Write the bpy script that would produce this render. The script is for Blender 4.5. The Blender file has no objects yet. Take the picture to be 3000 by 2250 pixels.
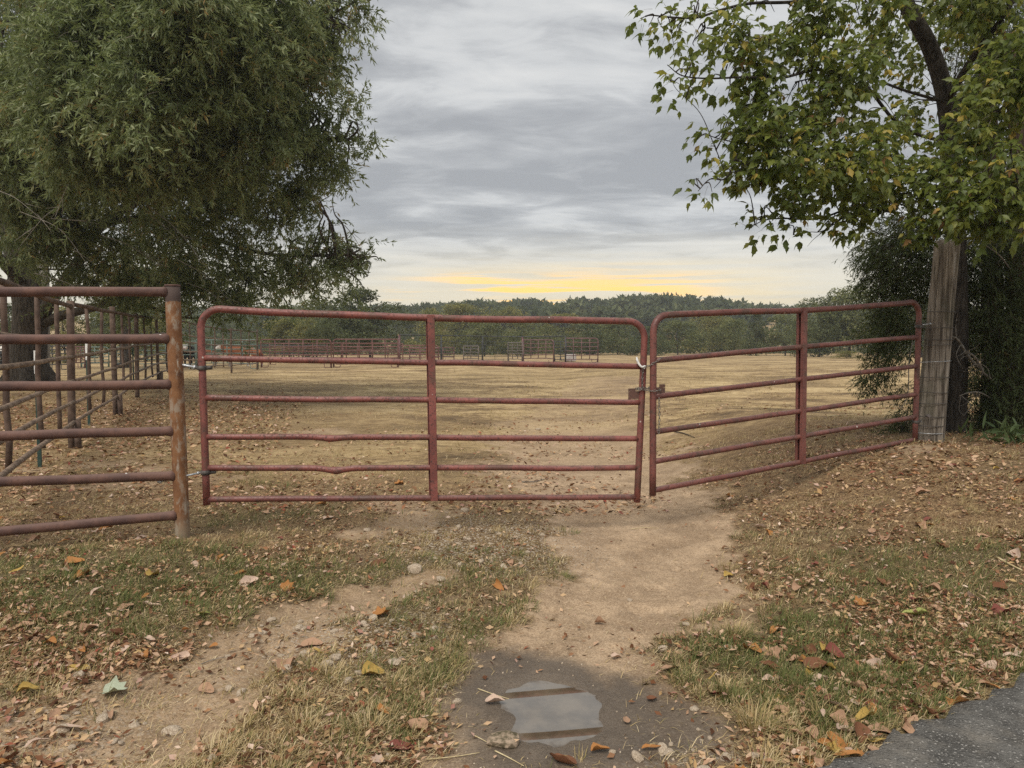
import bpy, bmesh, math
import numpy as np
from mathutils import Vector

# ------------------------------------------------------------------ camera, sky, sun, exposure
sc = bpy.context.scene
COL = sc.collection
CAMZ, FPX, PITCH = 1.6, 2200.0, math.radians(2.99)
cam = bpy.data.objects.new('camera', bpy.data.cameras.new('camera'))
COL.objects.link(cam)
cam.location = (0, 0, CAMZ)
cam.rotation_euler = (math.radians(90) - PITCH, 0, 0)
cam.data.sensor_width = 36.0
cam.data.lens = 36.0 * FPX / 3000.0
cam.data.clip_start = 0.05
cam.data.clip_end = 5000
sc.camera = cam
sc.view_settings.view_transform = 'Standard'
sc.view_settings.look = 'None'
sc.view_settings.gamma = 1.0
sc.view_settings.exposure = 1.0
sc.view_settings.use_curve_mapping = False
sc.render.engine = 'CYCLES'
sc.cycles.use_denoising = False
sc.cycles.max_bounces = 6
sc.cycles.diffuse_bounces = 3
sc.cycles.transmission_bounces = 4
sc.cycles.volume_bounces = 1
sc.cycles.use_adaptive_sampling = False

SUN_EL, SUN_AZ = math.radians(54), math.radians(205)     # azimuth measured from +Y towards +X


class NT:
    """small helper around a node tree"""
    def __init__(s, tree):
        s.t = tree
        tree.nodes.clear()

    def n(s, kind, ins=None, **attrs):
        nd = s.t.nodes.new(kind)
        for k, v in attrs.items():
            setattr(nd, k, v)
        for k, v in (ins or {}).items():
            sock = nd.inputs[k]
            if isinstance(v, bpy.types.NodeSocket):
                s.t.links.new(v, sock)
            else:
                sock.default_value = v
        return nd

    def obj(s):
        return s.n('ShaderNodeTexCoord').outputs['Object']

    def mapping(s, vec, scale=(1, 1, 1), loc=(0, 0, 0), rot=(0, 0, 0)):
        return s.n('ShaderNodeMapping', {'Vector': vec, 'Scale': scale, 'Location': loc, 'Rotation': rot}).outputs[0]

    def noise(s, vec, scale, detail=4, rough=0.55, dist=0.0):
        return s.n('ShaderNodeTexNoise', {'Vector': vec, 'Scale': scale, 'Detail': detail, 'Roughness': rough,
                                          'Distortion': dist}).outputs[0]

    def ramp(s, fac, stops, interp='LINEAR'):
        nd = s.n('ShaderNodeValToRGB', {'Fac': fac})
        cr = nd.color_ramp
        cr.interpolation = interp
        while len(cr.elements) < len(stops):
            cr.elements.new(0.5)
        for e, (p, c) in zip(cr.elements, stops):
            e.position = p
            e.color = (c, c, c, 1) if not hasattr(c, '__len__') else (c[0], c[1], c[2], 1)
        return nd.outputs['Color']

    def mix(s, fac, a, b, blend='MIX'):
        nd = s.t.nodes.new('ShaderNodeMix')
        nd.data_type = 'RGBA'
        nd.blend_type = blend
        for i, v in ((0, fac), (6, a), (7, b)):
            if isinstance(v, bpy.types.NodeSocket):
                s.t.links.new(v, nd.inputs[i])
            elif i == 0:
                nd.inputs[0].default_value = v
            else:
                nd.inputs[i].default_value = (v[0], v[1], v[2], 1)
        return nd.outputs[2]

    def math(s, op, a, b=0.0, c=0.0, clamp=False):
        nd = s.n('ShaderNodeMath', operation=op)
        nd.use_clamp = clamp
        for i, v in enumerate((a, b, c)):
            if isinstance(v, bpy.types.NodeSocket):
                s.t.links.new(v, nd.inputs[i])
            else:
                nd.inputs[i].default_value = v
        return nd.outputs[0]

    def rng(s, v, a, b, c=0.0, d=1.0, smooth=True):
        return s.n('ShaderNodeMapRange', {0: v, 1: a, 2: b, 3: c, 4: d},
                   interpolation_type='SMOOTHSTEP' if smooth else 'LINEAR').outputs[0]

    def attr(s, name):
        return s.n('ShaderNodeAttribute', attribute_name=name).outputs['Fac']

    def bump(s, h, strength=0.5, dist=0.01):
        return s.n('ShaderNodeBump', {'Height': h, 'Strength': strength, 'Distance': dist}).outputs[0]

    def out(s, shader):
        o = s.n('ShaderNodeOutputMaterial')
        s.t.links.new(shader, o.inputs['Surface'])

    def pbr(s, col, rough=0.7, normal=None, spec=0.3, metal=0.0, **more):
        ins = {'Base Color': col if isinstance(col, bpy.types.NodeSocket) else (*col, 1), 'Roughness': rough,
               'Specular IOR Level': spec, 'Metallic': metal}
        if normal is not None:
            ins['Normal'] = normal
        ins.update(more)
        return s.n('ShaderNodeBsdfPrincipled', ins).outputs[0]


def build_world():
    w = bpy.data.worlds.new('World')
    sc.world = w
    w.use_nodes = True
    N = NT(w.node_tree)
    d = N.n('ShaderNodeTexCoord').outputs['Generated']
    sep = N.n('ShaderNodeSeparateXYZ', {0: d})
    x, y, z = sep.outputs
    zc = N.math('MAXIMUM', z, 0.0)
    zz = N.math('ADD', zc, 0.11)
    px = N.math('DIVIDE', x, zz)
    py = N.math('DIVIDE', y, zz)
    pl = N.n('ShaderNodeCombineXYZ', {0: px, 1: py, 2: 0.0}).outputs[0]
    # cloud deck: broad banks, ripples seen edge-on, wisps
    big = N.noise(N.mapping(pl, (0.42, 0.62, 1), (3.1, 1.7, 0), (0, 0, 0.25)), 1.0, 5, 0.5, 0.5)
    mid = N.noise(N.mapping(pl, (0.85, 1.7, 1), (7.3, 2.2, 0), (0, 0, -0.12)), 1.0, 7, 0.56, 0.5)
    fine = N.noise(N.mapping(pl, (2.6, 4.2, 1), (1.3, 9.2, 0), (0, 0, 0.1)), 1.0, 6, 0.6, 0.6)
    m1 = N.math('MULTIPLY', big, 0.40)
    m2 = N.math('MULTIPLY_ADD', mid, 0.38, m1)
    m3 = N.math('MULTIPLY_ADD', fine, 0.22, m2)
    cloud = N.ramp(m3, [(0.42, (2.52, 2.58, 2.66)), (0.47, (3.22, 3.28, 3.33)), (0.515, (4.3, 4.35, 4.33)),
                        (0.58, (5.15, 5.13, 5.0))])
    # thin cloud near the horizon is lit from behind: cream, then yellow round the hidden sun
    streak = N.noise(N.mapping(d, (2.0, 2.0, 42.0), (0.4, 0, 0)), 1.6, 5, 0.55, 0.4)
    zs = N.math('MULTIPLY_ADD', streak, 0.045, z)
    low = N.rng(zs, 0.075, 0.19, 1.0, 0.0)
    c2 = N.mix(N.math('MULTIPLY', low, 0.8), cloud, (5.9, 5.35, 4.1))
    dot = N.n('ShaderNodeVectorMath', {0: d, 1: (0.10, 0.993, 0.065)}, operation='DOT_PRODUCT').outputs['Value']
    az = N.rng(dot, 0.945, 0.998, 0.0, 1.0)
    glow_band = N.math('MULTIPLY', N.rng(zs, 0.085, 0.145, 1.0, 0.0), az)
    streak2 = N.rng(N.noise(N.mapping(d, (2.6, 2.6, 70.0), (2.2, 0, 3.0)), 1.7, 4, 0.55, 0.3), 0.40, 0.58, 0.30, 1.0)
    g = N.math('MULTIPLY', glow_band, streak2)
    c3 = N.mix(N.math('MULTIPLY', g, .62), c2, (8.2, 6.1, 2.7))
    dot2 = N.n('ShaderNodeVectorMath', {0: d, 1: (0.055, 0.9953, 0.080)}, operation='DOT_PRODUCT').outputs['Value']
    core = N.math('MULTIPLY', N.rng(dot2, 0.972, 0.997, 0.0, 1.0), N.rng(zs, 0.096, 0.122, 1.0, 0.0))
    c3 = N.mix(N.math('MULTIPLY', core, N.rng(streak2, .45, .95, .0, 1.0)), c3, (11.0, 5.9, 1.0))
    sky = N.n('ShaderNodeTexSky', sky_type='NISHITA', sun_disc=False, sun_elevation=SUN_EL, sun_rotation=SUN_AZ)
    c4 = N.mix(0.94, sky.outputs[0], c3)
    bg = N.n('ShaderNodeBackground', {'Color': c4, 'Strength': 0.078})
    o = N.n('ShaderNodeOutputWorld')
    w.node_tree.links.new(bg.outputs[0], o.inputs['Surface'])


build_world()
sun = bpy.data.objects.new('sun', bpy.data.lights.new('sun', 'SUN'))
COL.objects.link(sun)
sun.data.energy = 1.5
sun.data.angle = math.radians(32)
sun.data.color = (1.0, 0.93, 0.83)
sdir = Vector((math.sin(SUN_AZ) * math.cos(SUN_EL), math.cos(SUN_AZ) * math.cos(SUN_EL), math.sin(SUN_EL)))
sun.rotation_euler = sdir.to_track_quat('Z', 'Y').to_euler()

# ------------------------------------------------------------------ numeric helpers
RG = np.random.default_rng(11)
CP, SP = math.cos(PITCH), math.sin(PITCH)


def ray(px, py):
    cx, cy = (px - 1500) / FPX, (1125 - py) / FPX
    return np.array([cx, CP + cy * SP, -SP + cy * CP])


def at(px, py, Y):
    """the point of the place at distance Y down the view that the survey pixel px,py shows"""
    r = ray(px, py)
    return np.array([0, 0, CAMZ]) + r * (Y / r[1])


def _h(xi, yi, seed):
    h = (xi * 374761393 + yi * 668265263 + seed * 974711) & 0xffffffff
    h = ((h ^ (h >> 13)) * 1274126177) & 0xffffffff
    h = ((h ^ (h >> 16)) * 2246822519) & 0xffffffff
    return (h ^ (h >> 15)) / 4294967295.0


def vn(x, y, seed=0):
    x = np.asarray(x, float); y = np.asarray(y, float)
    xi = np.floor(x).astype(np.int64); yi = np.floor(y).astype(np.int64)
    fx, fy = x - xi, y - yi
    fx = fx * fx * (3 - 2 * fx); fy = fy * fy * (3 - 2 * fy)
    a = _h(xi, yi, seed); b = _h(xi + 1, yi, seed); c = _h(xi, yi + 1, seed); d = _h(xi + 1, yi + 1, seed)
    return (a * (1 - fx) + b * fx) * (1 - fy) + (c * (1 - fx) + d * fx) * fy


def fbm(x, y, seed=0, octv=4):
    s, a, t = 0, 1.0, 0
    for o in range(octv):
        s = s + a * vn(x * 2 ** o + 17.3 * o, y * 2 ** o - 9.1 * o, seed + o)
        t += a
        a *= 0.5
    return s / t


def sst(x, a, b):
    t = np.clip((np.asarray(x, float) - a) / (b - a), 0, 1)
    return t * t * (3 - 2 * t)


def poly_d(x, y, pts):
    """signed fraction of the half width away from a wide polyline (0 centre, 1 edge)"""
    best = np.full(np.shape(x), 99.0)
    for (x0, y0, w0), (x1, y1, w1) in zip(pts[:-1], pts[1:]):
        dx, dy = x1 - x0, y1 - y0
        t = np.clip(((x - x0) * dx + (y - y0) * dy) / (dx * dx + dy * dy), 0, 1)
        dist = np.hypot(x - x0 - t * dx, y - y0 - t * dy)
        best = np.minimum(best, dist / (w0 + (w1 - w0) * t))
    return best


TRACK_R = [(0.0, 1.5, .75), (0.12, 3.0, .62), (0.36, 3.95, .52), (0.84, 5.1, .60), (1.18, 7.0, 1.0),
           (1.0, 9.4, 1.4), (1.2, 14.0, 1.5), (2.2, 20.0, 1.6), (4.0, 30, 1.5)]
TRACK_L = [(-2.3, 2.4, .50), (-1.62, 3.15, .42), (-1.42, 3.7, .34), (-1.18, 4.35, .32), (-.80, 4.85, .22), (-.5, 5.2, .12)]
PUD = (0.185, 3.27)
PUDZ = -0.022


def puddle_r(x, y):
    """1 at the rim of the puddle"""
    dx, dy = x - PUD[0], y - PUD[1]
    u = dx * .98 + dy * .16
    v = dy - dx * .12
    a = np.arctan2(v, u)
    wob = 1 + .06 * np.sin(3 * a + 1.0) + .05 * np.sin(5 * a + .5)
    return (np.abs(u / .235) ** 2.8 + np.abs(v / .315) ** 2.8) ** (1 / 2.8) / wob


def road_d(x, y):
    """metres inside the asphalt (positive) from its ragged edge"""
    # edge runs from (1.15,2.75) to (2.45,3.55) and on
    nx, ny = 0.524, -0.852
    e = (x - 1.15) * nx + (y - 2.75) * ny
    return e + 0.16 * (fbm(x * 5.1, y * 5.1, 71, 5) - .5) + 0.12 * (vn(x * 1.1, y * 1.1, 75) - .5)


def gz0(x, y):
    z = 0.46 * sst(x, 1.9, 4.6) * sst(y, 3.4, 8.0) * (1 - 0.72 * sst(y, 10, 19))
    z = z + 0.05 * sst(x, 1.4, 3.0) * sst(y, 3.0, 4.5)
    z = z + 0.16 * sst(y, 12, 40) * (1 - sst(y, 60, 100))
    z = z + 0.30 * np.exp(-(((x + 15) / 9) ** 2 + ((y - 24) / 9) ** 2))
    z = z + 0.10 * np.exp(-(((x + 3.2) / 1.6) ** 2 + ((y - 4.7) / 1.2) ** 2))
    far = sst(y, 150, 300)
    z = z + far * (9.0 + 4 * fbm(x / 90 + 3, y / 90, 5, 3))
    return z


def gz(x, y):
    x = np.asarray(x, float); y = np.asarray(y, float)
    z = gz0(x, y)
    near = 1 - sst(y, 14, 40)
    z = z + near * 0.055 * (fbm(x * 1.1, y * 1.1, 21, 3) - .5) + 0.10 * (fbm(x * .13, y * .13, 24, 3) - .5) * sst(y, 6, 15)
    z = z + near * 0.022 * (fbm(x * 6.5, y * 6.5, 31, 4) - .5)
    hoof = vn(x * 9.0, y * 9.0, 33)
    z = z + near * (0.016 * (np.abs(fbm(x * 14, y * 14, 35, 3) - .5) * 2 - .4) - 0.014 * sst(hoof, .72, .86)) * (1 - .5 * sst(y, 5, 12))
    tr = 1 - sst(poly_d(x, y, TRACK_R), .45, 1.15)
    tl = 1 - sst(poly_d(x, y, TRACK_L), .45, 1.15)
    z = z - near * (0.035 * np.maximum(tr, tl))
    p = puddle_r(x, y)
    k = 1 - sst(p, 1.0, 2.6)
    z = z * (1 - k) + k * (PUDZ + 0.004)
    rim = np.exp(-((p - 1.05) / .45) ** 2)
    z = z + rim * 0.024 * (fbm(x * 11, y * 11, 37, 4) - .5)
    z = z - 0.030 * (1 - sst(p, .5, 1.12))
    rd = road_d(x, y)
    k = sst(rd, -.35, -.02)
    z = z * (1 - k) + k * (-0.012)
    return z


def G(px, py):
    """ground point seen at survey pixel"""
    r = ray(px, py)
    t = 1.6 / max(-r[2], 1e-3)
    for _ in range(30):
        p = np.array([0, 0, CAMZ]) + r * t
        t = (CAMZ - float(gz(p[0], p[1]))) / max(-r[2], 1e-3)
    p = np.array([0, 0, CAMZ]) + r * t
    return np.array([p[0], p[1], float(gz(p[0], p[1]))])


def unit(v):
    v = np.asarray(v, float)
    return v / np.maximum(np.linalg.norm(v, axis=-1, keepdims=True), 1e-9)


# ------------------------------------------------------------------ object helpers
def mesh_np(name, V, F, attrs=None, smooth=False):
    """mesh from a (n,3) vertex array and a (m,3|4) face array; attrs: face-domain floats"""
    V = np.ascontiguousarray(V, np.float32)
    F = np.ascontiguousarray(F, np.int32)
    me = bpy.data.meshes.new(name)
    k = F.shape[1]
    me.vertices.add(len(V)); me.loops.add(F.size); me.polygons.add(len(F))
    me.vertices.foreach_set('co', V.ravel())
    me.loops.foreach_set('vertex_index', F.ravel())
    me.polygons.foreach_set('loop_start', np.arange(0, F.size, k, dtype=np.int32))
    me.polygons.foreach_set('loop_total', np.full(len(F), k, np.int32))
    me.update(calc_edges=True)
    if smooth:
        me.polygons.foreach_set('use_smooth', np.ones(len(F), bool))
    for an, (dom, arr) in (attrs or {}).items():
        a = me.attributes.new(an, 'FLOAT', dom)
        a.data.foreach_set('value', np.ascontiguousarray(arr, np.float32))
    return me


def link(name, me, mat, parent=None):
    o = bpy.data.objects.new(name, me)
    COL.objects.link(o)
    if mat is not None and me is not None and len(me.materials) == 0:
        me.materials.append(mat)
    if parent is not None:
        o.parent = parent
        o.matrix_parent_inverse = parent.matrix_basis.inverted()
    return o


def tag(o, label=None, cat=None, group=None, kind=None):
    if label: o['label'] = label
    if cat: o['category'] = cat
    if group: o['group'] = group
    if kind: o['kind'] = kind
    return o


def thing(name, label, cat, loc=(0, 0, 0), group=None):
    o = bpy.data.objects.new(name, None)
    COL.objects.link(o)
    o.empty_display_size = 0.1
    o.location = [float(c) for c in loc]
    return tag(o, label, cat, group)


def copy_tree(o, parent=None):
    c = o.copy()
    COL.objects.link(c)
    c.parent = parent
    for ch in list(o.children):
        copy_tree(ch, c)
    return c


def tube(pts, rad, seg=10, caps=True, squash=None):
    """(verts, faces) of a tube through pts; faces are mixed"""
    P = np.asarray(pts, float)
    n = len(P)
    R = np.full(n, rad, float) if np.isscalar(rad) else np.asarray(rad, float)
    T = np.gradient(P, axis=0)
    T = unit(T)
    up = np.array([0, 0, 1.0]) if abs(T[0][2]) < .9 else np.array([1.0, 0, 0])
    u = unit(np.cross(T[0], up))
    V = []
    a = np.linspace(0, 2 * math.pi, seg, endpoint=False)
    for i in range(n):
        u = u - T[i] * np.dot(u, T[i]); u = unit(u)
        v = np.cross(T[i], u)
        ring = P[i] + R[i] * (np.cos(a)[:, None] * u + np.sin(a)[:, None] * v)
        V.append(ring)
    V = np.concatenate(V)
    F = []
    for i in range(n - 1):
        for j in range(seg):
            k = (j + 1) % seg
            F.append((i * seg + j, i * seg + k, (i + 1) * seg + k, (i + 1) * seg + j))
    if caps:
        F.append(tuple(range(seg - 1, -1, -1)))
        F.append(tuple((n - 1) * seg + j for j in range(seg)))
    return V, F


def join(parts):
    V, F, o = [], [], 0
    for v, f in parts:
        V.append(v)
        F += [tuple(i + o for i in q) for q in f]
        o += len(v)
    return np.concatenate(V), F


def mesh_py(name, VF, smooth=True, bevel=None):
    V, F = VF
    me = bpy.data.meshes.new(name)
    me.from_pydata([tuple(map(float, v)) for v in V], [], F)
    me.update()
    if smooth:
        me.polygons.foreach_set('use_smooth', [len(p.vertices) == 4 for p in me.polygons])
    return me


def part(name, VF, mat, parent=None, smooth=True):
    return link(name, mesh_py(name, VF, smooth), mat, parent)


def box(c, ax, ay, az):
    """box from centre and three half-axis vectors"""
    c = np.asarray(c, float); ax = np.asarray(ax, float); ay = np.asarray(ay, float); az = np.asarray(az, float)
    V = [c + sx * ax + sy * ay + sz * az for sx in (-1, 1) for sy in (-1, 1) for sz in (-1, 1)]
    F = [(0, 1, 3, 2), (4, 6, 7, 5), (0, 4, 5, 1), (2, 3, 7, 6), (0, 2, 6, 4), (1, 5, 7, 3)]
    return np.array(V), F


def smooth_path(pts, n=8):
    """Catmull-Rom through pts"""
    P = np.asarray(pts, float)
    Q = np.vstack([2 * P[0] - P[1], P, 2 * P[-1] - P[-2]])
    out = []
    for i in range(1, len(Q) - 2):
        for t in np.linspace(0, 1, n, endpoint=False):
            p0, p1, p2, p3 = Q[i - 1], Q[i], Q[i + 1], Q[i + 2]
            out.append(.5 * ((2 * p1) + (-p0 + p2) * t + (2 * p0 - 5 * p1 + 4 * p2 - p3) * t * t + (-p0 + 3 * p1 - 3 * p2 + p3) * t ** 3))
    out.append(P[-1])
    return np.array(out)


def scatter(tV, tF, pos, axis, nrm, L, W, lift=None):
    """place a leaf template (along, across, normal) on every pos; returns V,F"""
    pos = np.asarray(pos, float)
    ax = unit(axis)
    side = unit(np.cross(nrm, ax))
    nn = np.cross(ax, side)
    n, k = len(pos), len(tV)
    L = np.broadcast_to(L, n)[:, None, None]; W = np.broadcast_to(W, n)[:, None, None]
    tV = np.asarray(tV, float)
    V = pos[:, None, :] + L * tV[None, :, 0:1] * ax[:, None, :] + W * tV[None, :, 1:2] * side[:, None, :] \
        + W * tV[None, :, 2:3] * nn[:, None, :]
    F = (np.asarray(tF)[None] + (np.arange(n) * k)[:, None, None]).reshape(-1, len(tF[0]))
    return V.reshape(-1, 3), F


T_RHOMB = ([(0, 0, 0), (.45, -.5, .14), (.45, .5, .14), (1, 0, -.1)], [(0, 1, 3), (0, 3, 2)])
T_LEAF = ([(0, 0, 0), (.22, -.40, .10), (.22, .40, .10), (.34, 0, -.02), (.55, -.48, .10), (.55, .48, .10), (.68, 0, -.06),
           (.80, -.26, .0), (.80, .26, .0), (1.05, 0, -.22)],
          [(0, 1, 3), (0, 3, 2), (1, 4, 3), (3, 4, 6), (3, 6, 5), (2, 3, 5), (4, 7, 6), (5, 6, 8), (6, 7, 9), (6, 9, 8)])
# toothed leaflet, box elder
T_TOOTH = ([(0, 0, 0), (.18, -.30, .08), (.18, .30, .08), (.40, -.56, .14), (.38, .50, .12), (.50, -.36, .08), (.52, .40, .10),
            (.64, -.38, .02), (.62, .44, .04), (.76, -.16, -.03), (.76, .18, -.03), (1.08, .03, -.25), (.42, 0, -.02), (.70, 0, -.06)],
           [(0, 1, 12), (0, 12, 2), (1, 3, 12), (2, 12, 4), (3, 5, 12), (4, 12, 6), (5, 13, 12), (12, 13, 6),
            (5, 7, 13), (6, 13, 8), (7, 9, 13), (8, 13, 10), (9, 11, 13), (10, 13, 11)])


def rdir(n, rng, up=0.0):
    v = rng.normal(size=(n, 3))
    v[:, 2] += up
    return unit(v)


# ------------------------------------------------------------------ materials
def mat(name):
    m = bpy.data.materials.new(name)
    m.use_nodes = True
    return m, NT(m.node_tree)


def leaf_mat(name, stops, transl=0.3, rough=0.5, spec=0.35, attr='rnd'):
    m, N = mat(name)
    r = N.attr(attr)
    c = N.ramp(r, stops)
    p = N.pbr(c, rough, spec=spec)
    t = N.n('ShaderNodeBsdfTranslucent', {'Color': N.mix(0.3, c, (.24, .27, .05))}).outputs[0]
    mx = N.n('ShaderNodeMixShader', {0: transl, 1: p, 2: t}).outputs[0]
    N.out(mx)
    return m


def m_painted(name, base, dark, faded, rust, seed):
    """old painted steel: chalky upper side, rust bleeding through, droppings"""
    m, N = mat(name)
    o = N.mapping(N.obj(), loc=(seed, seed * .7, seed * .3))
    a = N.noise(o, 9, 6, .62)
    b = N.noise(o, 55, 4, .6)
    c = N.mix(N.rng(a, .35, .65), dark, base)
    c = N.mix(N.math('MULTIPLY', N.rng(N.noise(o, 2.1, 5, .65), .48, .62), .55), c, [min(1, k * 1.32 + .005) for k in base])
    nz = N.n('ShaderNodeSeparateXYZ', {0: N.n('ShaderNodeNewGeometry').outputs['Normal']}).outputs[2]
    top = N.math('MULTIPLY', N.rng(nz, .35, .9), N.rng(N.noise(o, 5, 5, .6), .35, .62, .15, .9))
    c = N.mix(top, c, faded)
    c = N.mix(N.math('MULTIPLY', N.rng(N.noise(o, 4.3, 8, .75), .50, .62), .85), c, rust)
    c = N.mix(N.math('MULTIPLY', N.rng(b, .54, .64), .7), c, (.045, .026, .022))
    v = N.n('ShaderNodeTexVoronoi', {'Vector': N.mapping(o, (9, 9, 7)), 'Scale': 1.0, 'Randomness': 1.0}).outputs[0]
    vd = N.math('MULTIPLY', N.rng(v, .05, .085, 1, 0), N.rng(N.noise(o, 1.9, 2), .50, .56))
    c = N.mix(N.math('MULTIPLY', vd, .9), c, (.66, .62, .58))
    N.out(N.pbr(c, N.rng(b, .3, .7, .38, .70), N.bump(N.math('ADD', N.math('MULTIPLY', b, .6), a), .35, .004), spec=.5))
    return m


def m_simple(name, c1, c2, scale=8, rough=.75, stretch=(1, 1, 1), bump=.3, bd=.004, spec=.3, metal=0., detail=6, lo=.35, hi=.65):
    m, N = mat(name)
    o = N.mapping(N.obj(), stretch)
    a = N.noise(o, scale, detail, .62)
    N.out(N.pbr(N.mix(N.rng(a, lo, hi), c1, c2), rough, N.bump(a, bump, bd), spec=spec, metal=metal))
    return m


def m_post_rust():
    m, N = mat('rusty_pipe_post')
    o = N.obj()
    a = N.noise(o, 7, 7, .65)
    c = N.mix(N.rng(a, .3, .7), (.155, .072, .036), (.27, .135, .065))
    st = N.noise(N.mapping(o, (38, 38, 4.5)), 1.0, 6, .65)
    lich = N.noise(N.mapping(o, (22, 22, 9), (3, 1, 2)), 1.0, 7, .7)
    c = N.mix(N.math('MULTIPLY', N.rng(lich, .50, .62), .62), c, (.36, .32, .26))
    c = N.mix(N.math('MULTIPLY', N.rng(st, .62, .70), .8), c, (.55, .50, .43))
    c = N.mix(N.math('MULTIPLY', N.rng(N.noise(N.mapping(o, (6, 6, 3.4), (1, 5, 2.3)), 1.0, 4, .6), .58, .68), .85), c, (.085, .038, .024))
    z = N.n('ShaderNodeSeparateXYZ', {0: o}).outputs[2]
    c = N.mix(N.rng(N.math('MULTIPLY_ADD', a, .12, z), 2.005, 2.02), c, (.085, .062, .055))
    c = N.mix(N.math('MULTIPLY', N.rng(z, .25, .05), .55), c, (.30, .27, .20))
    N.out(N.pbr(c, .85, N.bump(N.math('ADD', a, st), .4, .004), spec=.2))
    return m


def m_rail_rust():
    m, N = mat('rusty_pipe_rail')
    o = N.mapping(N.obj(), loc=(4, 2, 1))
    a = N.noise(o, 6, 7, .65)
    b = N.noise(o, 60, 4, .6)
    c = N.mix(N.rng(a, .32, .66), (.082, .046, .040), (.165, .088, .068))
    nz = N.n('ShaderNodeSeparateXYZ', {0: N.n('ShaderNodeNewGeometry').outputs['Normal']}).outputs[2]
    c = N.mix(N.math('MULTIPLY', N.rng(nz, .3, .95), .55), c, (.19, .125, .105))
    c = N.mix(N.math('MULTIPLY', N.rng(b, .58, .7), .5), c, (.05, .03, .026))
    v = N.n('ShaderNodeTexVoronoi', {'Vector': N.mapping(o, (8, 8, 6)), 'Scale': 1.0}).outputs[0]
    c = N.mix(N.math('MULTIPLY', N.rng(v, .05, .08, 1, 0), N.rng(N.noise(o, 2.3, 2), .50, .55)), c, (.62, .6, .57))
    N.out(N.pbr(c, .7, N.bump(N.math('ADD', a, b), .4, .004), spec=.3))
    return m


def m_wood():
    m, N = mat('weathered_wood')
    o = N.obj()
    g1 = N.noise(N.mapping(o, (30, 30, 1.6)), 1.0, 7, .65, .3)
    g2 = N.noise(N.mapping(o, (95, 95, 3.5)), 1.0, 5, .6)
    pt = N.noise(N.mapping(o, (5, 5, 2.2)), 1.0, 5, .6)
    c = N.mix(N.rng(g1, .34, .64), (.075, .060, .048), (.33, .285, .235))
    c = N.mix(N.math('MULTIPLY', N.rng(g2, .55, .68), .65), c, (.05, .042, .036))
    c = N.mix(N.math('MULTIPLY', N.rng(pt, .48, .64), .55), c, (.10, .095, .065))
    c = N.mix(N.math('MULTIPLY', N.rng(N.noise(N.mapping(o, (14, 14, 1.2), (3, 3, 3)), 1.0, 5, .6), .60, .70), .7), c, (.40, .375, .35))
    N.out(N.pbr(c, .9, N.bump(N.math('ADD', g1, N.math('MULTIPLY', g2, .5)), .6, .008), spec=.15))
    return m


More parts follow.
